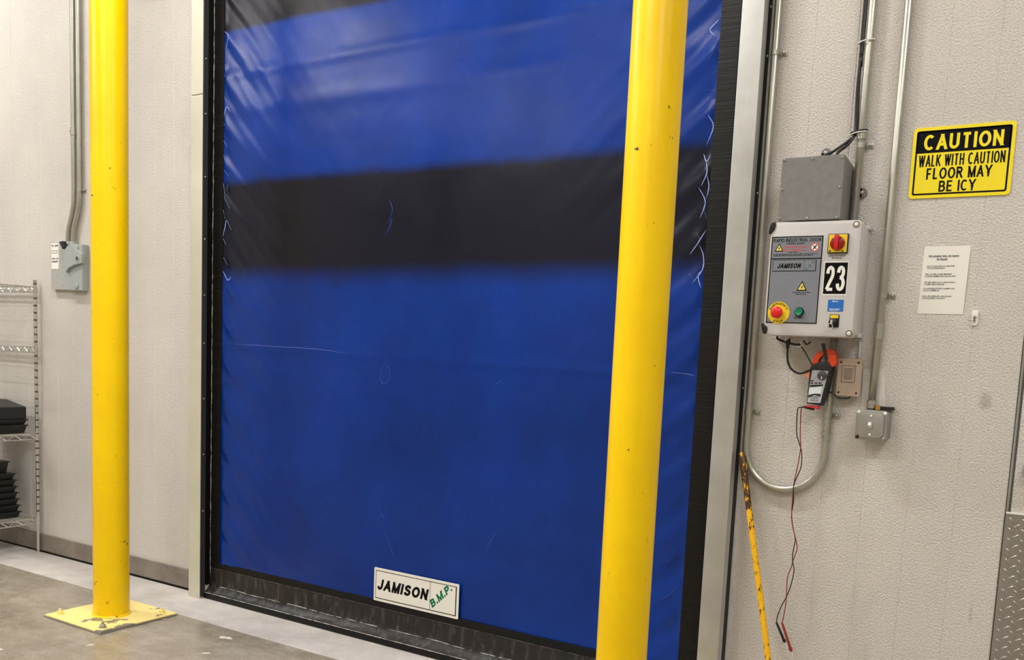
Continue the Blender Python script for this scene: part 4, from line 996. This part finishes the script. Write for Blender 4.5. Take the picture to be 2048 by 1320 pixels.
# ---------------------------------------------------------------- signs and notices
sgx0, sgx1, sgz0, sgz1 = -0.735, -0.389, 2.253, 2.513
t = thing('caution_sign', ((sgx0 + sgx1) / 2, -0.003, sgz0), 'yellow and black caution sign about icy floor on the wall', 'sign')
bm = B(); prism(bm, rrect(sgx0, sgx1, sgz0, sgz1, 0.014), -0.0005, -0.005, 0.001); obj('sign_board', bm, 'sign_yellow', t)
ys = -0.0051; zc = sgz1 - 0.094
bm = B()
ring_poly(bm, rrect(sgx0 + .0125, sgx1 - .0125, sgz0 + .0125, sgz1 - .0125, .008), rrect(sgx0 + .0185, sgx1 - .0185, sgz0 + .0185, sgz1 - .0185, .005), ys + 0.0003, ys - 0.0005)
prism(bm, rrect(sgx0 + .0150, sgx1 - .0150, zc, sgz1 - .0150, .006), ys + 0.0003, ys - 0.0005)
obj('black_field', bm, 'ink_black', t)
bm = B(); text(bm, 'CAUTION', sgx0 + .040, sgx1 - .038, zc + .010, zc + .066, ys - 0.0005, bold=0.185); obj('header_lettering', bm, 'sign_yellow', t)
line(t, 'ink_black', 'WALK WITH CAUTION', sgx0 + .027, sgx1 - .027, zc - .050, zc - .008, ys, bold=0.115)
line(t, 'ink_black', 'FLOOR MAY', sgx0 + .058, sgx1 - .066, zc - .097, zc - .056, ys, bold=0.145)
line(t, 'ink_black', 'BE', sgx0 + .105, sgx0 + .153, zc - .144, zc - .104, ys, bold=0.145)
line(t, 'ink_black', 'ICY', sgx0 + .170, sgx1 - .116, zc - .144, zc - .104, ys, bold=0.145)

t = thing('paper_notice', (-0.584, -0.002, 1.823), 'white printed paper notice on the wall below the caution sign', 'notice')
bm = B()
n = 8
V = [[bm.verts.new((-0.664 + 0.1595 * i / n + 0.004 * j / n, -0.0012 - 0.0025 * math.sin(math.pi * j / n) * (i / n), 1.823 + 0.252 * j / n)) for i in range(n + 1)] for j in range(n + 1)]
for j in range(n):
    for i in range(n): bm.faces.new((V[j][i], V[j][i + 1], V[j + 1][i + 1], V[j + 1][i]))
pp = obj('sheet', bm, 'paper', t)
sm = pp.modifiers.new('thickness', 'SOLIDIFY'); sm.thickness = 0.0006; sm.offset = 1
rp = random.Random(4); rows_ = [(-0.641, -0.537, 2.036, 0.0062, .25), (-0.612, -0.574, 2.024, 0.0062, .25)]
for z, xa, xb in ((2.000, -.646, -.548), (1.9925, -.643, -.580), (1.970, -.648, -.555), (1.9625, -.648, -.540), (1.940, -.649, -.540), (1.9325, -.649, -.575), (1.917, -.650, -.541), (1.9095, -.650, -.592), (1.888, -.651, -.548), (1.8805, -.651, -.570)):
    rows_.append((xa, xb, z, 0.0036, .25))
fine_print(t, 'meter_dark', rows_, -0.0042, rp)

t = thing('adhesive_hook', (-0.463, -0.008, 1.781), 'small white adhesive hook right of the paper notice', 'hook')
bm = B(); prism(bm, rrect(-0.475, -0.451, 1.782, 1.839, 0.009), -0.0005, -0.006, 0.001); obj('backing', bm, 'hook_white', t, smooth=True, shade_angle=40)
bm = B(); prism(bm, rrect(-0.474, -0.452, 1.812, 1.838, 0.006), -0.006, -0.011, 0.002); obj('clip_head', bm, 'hook_white', t, smooth=True, shade_angle=40)
bm = B(); box(bm, -0.4650, -0.4610, -0.014, -0.006, 1.795, 1.818, 0.001); box(bm, -0.482, -0.458, -0.012, -0.010, 1.800, 1.8015); obj('spring', bm, 'tan_dark', t)

# ---------------------------------------------------------------- yellow pole leaning in the corner
pt = Vector((-1.2894, -0.0620, 1.2327)); pm = Vector((-1.0847, -0.1500, 0.4011))
dirp = (pm - pt).normalized(); pb = pt + dirp * ((0.006 - pt.z) / dirp.z)
t = thing('leaning_pole', tuple(pb), 'rusty yellow steel bar leaning in the corner beside the right jamb', 'pole')
bm = B(); tube(bm, [pt + dirp * 0.10, pb], 0.0128, 14); obj('shaft', bm, 'rust_yellow', t, smooth=True, shade_angle=50)
bm = B(); tube(bm, [pt, pt + dirp * 0.010, pt + dirp * 0.07, pt + dirp * 0.13], 0.0150, 12, 0, lambda u: 1.0 if 0 < u < 0.7 else (0.8 if u == 0 else 0.86)); obj('flattened_end', bm, 'rust_yellow', t, smooth=True, shade_angle=50)

# ---------------------------------------------------------------- disconnect switch on the left
t = thing('disconnect_switch', (-6.01, -0.05, 1.886), 'grey safety disconnect switch with a black handle on the left wall', 'switch')
bm = B(); prism(bm, [(-6.2987, 2.2183), (-6.0827, 2.2000), (-5.9465, 2.1871), (-5.9506, 1.8915), (-6.3054, 1.8937)], -0.003, -0.030); obj('enclosure', bm, 'disconnect_plate', t)
bm = B(); prism(bm, [(-6.0704, 2.2046), (-5.9178, 2.1913), (-5.9219, 1.8871), (-6.0930, 1.8898), (-6.1026, 2.0077)], -0.003, -0.045, 0.003); obj('side_cover', bm, 'disconnect_grey', t)
bm = B(); prism(bm, [(-6.0972, 2.1495), (-6.0796, 2.1692), (-6.0449, 2.1884), (-6.0218, 2.2044), (-5.9715, 2.1637), (-5.8991, 2.1263), (-5.8999, 2.0671), (-5.9845, 2.0548), (-6.0474, 2.0355), (-6.0824, 2.0057), (-6.0982, 2.0895)], -0.045, -0.065, 0.004); obj('mechanism_housing', bm, 'disconnect_grey', t)
bm = B(); prism(bm, [(-6.1401, 2.2099), (-6.1053, 2.2157), (-6.0715, 2.1751), (-6.1005, 2.1624)], -0.045, -0.074, 0.003); obj('handle', bm, 'black_plastic', t)
bm = B(); prism(bm, [(-6.2958, 2.2114), (-6.2102, 2.2095), (-6.2135, 2.0335), (-6.2965, 2.0342)], -0.030, -0.0315); st = obj('sticker', bm, 'white_print', t)
fine_print(st, 'meter_dark', [(-6.290, -6.215, z, h, .25) for z, h in ((2.186, 0.014), (2.155, 0.006), (2.14, 0.006), (2.10, 0.012), (2.078, 0.016))], -0.0315, random.Random(8))
for q in ((-5.9799, 2.1695), (-5.9837, 1.9169)):
    bm = B(); lathe(bm, (q[0], -0.045, q[1]), (0, -1, 0), ((0, 0.020), (0.006, 0.020), (0.008, 0.016)), 18); obj('cover_screw', bm, 'disconnect_grey', t, smooth=True, shade_angle=40)
q = (-5.9443, 2.0973)
bm = B(); lathe(bm, (q[0], -0.064, q[1]), (0, -1, 0), ((0, 0.026), (0.004, 0.024)), 18); pv = obj('pivot', bm, 'disconnect_grey', t, smooth=True, shade_angle=40)
bm = B(); lathe(bm, (q[0], -0.068, q[1]), (0, -1, 0), ((0, 0.014), (0.001, 0.014)), 16); obj('pivot_hole', bm, 'meter_dark', pv)
bm = B(); box(bm, -6.155, -6.03, -0.045, -0.006, 2.192, 2.215, 0.004); obj('conduit_hub', bm, 'disconnect_plate', t)

# ---------------------------------------------------------------- chrome wire shelf
HX0, HX1, HY0, HY1 = -7.70, -6.497, -0.475, -0.034
t = thing('wire_shelf', ((HX0 + HX1) / 2, (HY0 + HY1) / 2, 0), 'chrome wire shelving unit against the wall at the left edge', 'shelf')
post_me = None
def post_bm(x, y):
    bm = B(); prof = [(0.0, 0.010), (0.012, 0.010), (0.014, 0.0125)]
    z = 0.30
    while z < 1.93:
        prof += [(z, 0.0125), (z + 0.0015, 0.0108), (z + 0.012, 0.0108), (z + 0.0135, 0.0125)]; z += 0.0508
    prof += [(1.950, 0.0125), (1.952, 0.0135), (1.957, 0.0135), (1.960, 0.010)]
    lathe(bm, (x, y, 0.0), (0, 0, 1), prof, 14); return bm
for x in (HX0, HX1):
    for y in (HY0, HY1):
        po = obj('post', post_bm(x, y), 'chrome_wire', t, smooth=True, shade_angle=30)
        bm = B(); z = 0.30
        while z < 1.93: lathe(bm, (x, y, z + 0.0015), (0, 0, 1), ((0, 0.0118), (0.0105, 0.0118)), 12); z += 0.0508
        obj('groove_rings', bm, 'groove_dark', po)['kind'] = 'stuff'
TIERS = (1.910, 1.487, 0.864, 0.250)
for zt in TIERS:
    bm = B(); r = 0.0042
    zb = zt - 0.036
    c = [(HX0, HY0), (HX1, HY0), (HX1, HY1), (HX0, HY1)]
    for i in range(4):
        (xa, ya), (xb, yb) = c[i], c[(i + 1) % 4]
        tube(bm, [(xa, ya, zt), (xb, yb, zt)], r, 6); tube(bm, [(xa, ya, zb), (xb, yb, zb)], r, 6)
        L = math.hypot(xb - xa, yb - ya); n = max(4, int(round(L / 0.05)) // 2 * 2)
        tube(bm, [(xa + (xb - xa) * k / n, ya + (yb - ya) * k / n, zt if k % 2 else zb) for k in range(n + 1)], 0.0032, 6)
    n = 46
    for k in range(1, n): 
        x = HX0 + (HX1 - HX0) * k / n; tube(bm, [(x, HY0, zt + 0.003), (x, HY1, zt + 0.003)], 0.0018, 5)
    for y in (HY0 + 0.15, HY1 - 0.15): tube(bm, [(HX0, y, zt - 0.002), (HX1, y, zt - 0.002)], 0.003, 5)
    for x, y in c: lathe(bm, (x, y, zb - 0.006), (0, 0, 1), ((0, 0.0165), (0.044, 0.015)), 14)
    obj('shelf_tier', bm, 'chrome_wire', t, smooth=True, shade_angle=40)

# black trays on the shelf
def tray(x0, x1, y0, y1, z, h, lip, label, group, mat='tray_black', ribs=True):
    t = thing('storage_tray', ((x0 + x1) / 2, (y0 + y1) / 2, z), label, 'tray', group)
    bm = B(); k = 0.012
    lo = [(x0 + k, y0 + k), (x1 - k, y0 + k), (x1 - k, y1 - k), (x0 + k, y1 - k)]; hi = [(x0, y0), (x1, y0), (x1, y1), (x0, y1)]
    A = [bm.verts.new((x, y, z)) for x, y in lo]; C = [bm.verts.new((x, y, z + h - lip)) for x, y in hi]
    for i in range(4): bm.faces.new((A[i], A[(i + 1) % 4], C[(i + 1) % 4], C[i]))
    bm.faces.new(A); bm.faces.new(C)
    obj('tray_body', bm, mat, t)
    bm = B(); box(bm, x0 - 0.010, x1 + 0.010, y0 - 0.010, y1 + 0.010, z + h - lip, z + h - 0.001, 0.003); obj('rim', bm, mat, t)
    return t
z = 0.872; names = ('lowest', 'middle')
for k in range(2): tray(-7.06, -6.535, -0.43, -0.088, z, 0.062 if k == 0 else 0.040, 0.010, 'black plastic tray, %s in the short stack on the third shelf' % names[k], 'black trays on the third shelf'); z += 0.062 if k == 0 else 0.040
t = thing('tray_cover', (-6.8, -0.26, z), 'black box with sloping grey lid topping the short stack on the third shelf', 'box')
bm = B(); box(bm, -7.06, -6.535, -0.43, -0.088, z, z + 0.085, 0.006); obj('body', bm, 'tray_black', t)
bm = B()
A = [bm.verts.new(q) for q in ((-7.06, -0.43, z + 0.086), (-6.535, -0.43, z + 0.086), (-6.535, -0.088, z + 0.086), (-7.06, -0.088, z + 0.086))]
C = [bm.verts.new(q) for q in ((-6.98, -0.36, z + 0.135), (-6.66, -0.36, z + 0.135), (-6.66, -0.16, z + 0.135), (-6.98, -0.16, z + 0.135))]
for i in range(4): bm.faces.new((A[i], A[(i + 1) % 4], C[(i + 1) % 4], C[i]))
bm.faces.new(A); bm.faces.new(C); obj('lid', bm, 'tray_lid', t)
z = 0.258; ords = ('lowest', 'second from the bottom', 'third from the bottom', 'fourth from the bottom', 'fifth from the bottom', 'third from the top', 'second from the top')
for k in range(7):
    d = 0.004 * k
    tray(-7.10, -6.578 - d, -0.42, -0.120 - d, z, 0.046, 0.008, 'black plastic tray, %s in the tall stack on the bottom shelf' % ords[k], 'black trays on the bottom shelf'); z += 0.046
tray(-7.08, -6.640, -0.40, -0.165, z, 0.085, 0.008, 'deeper black plastic tray topping the tall stack on the bottom shelf', 'black trays on the bottom shelf')
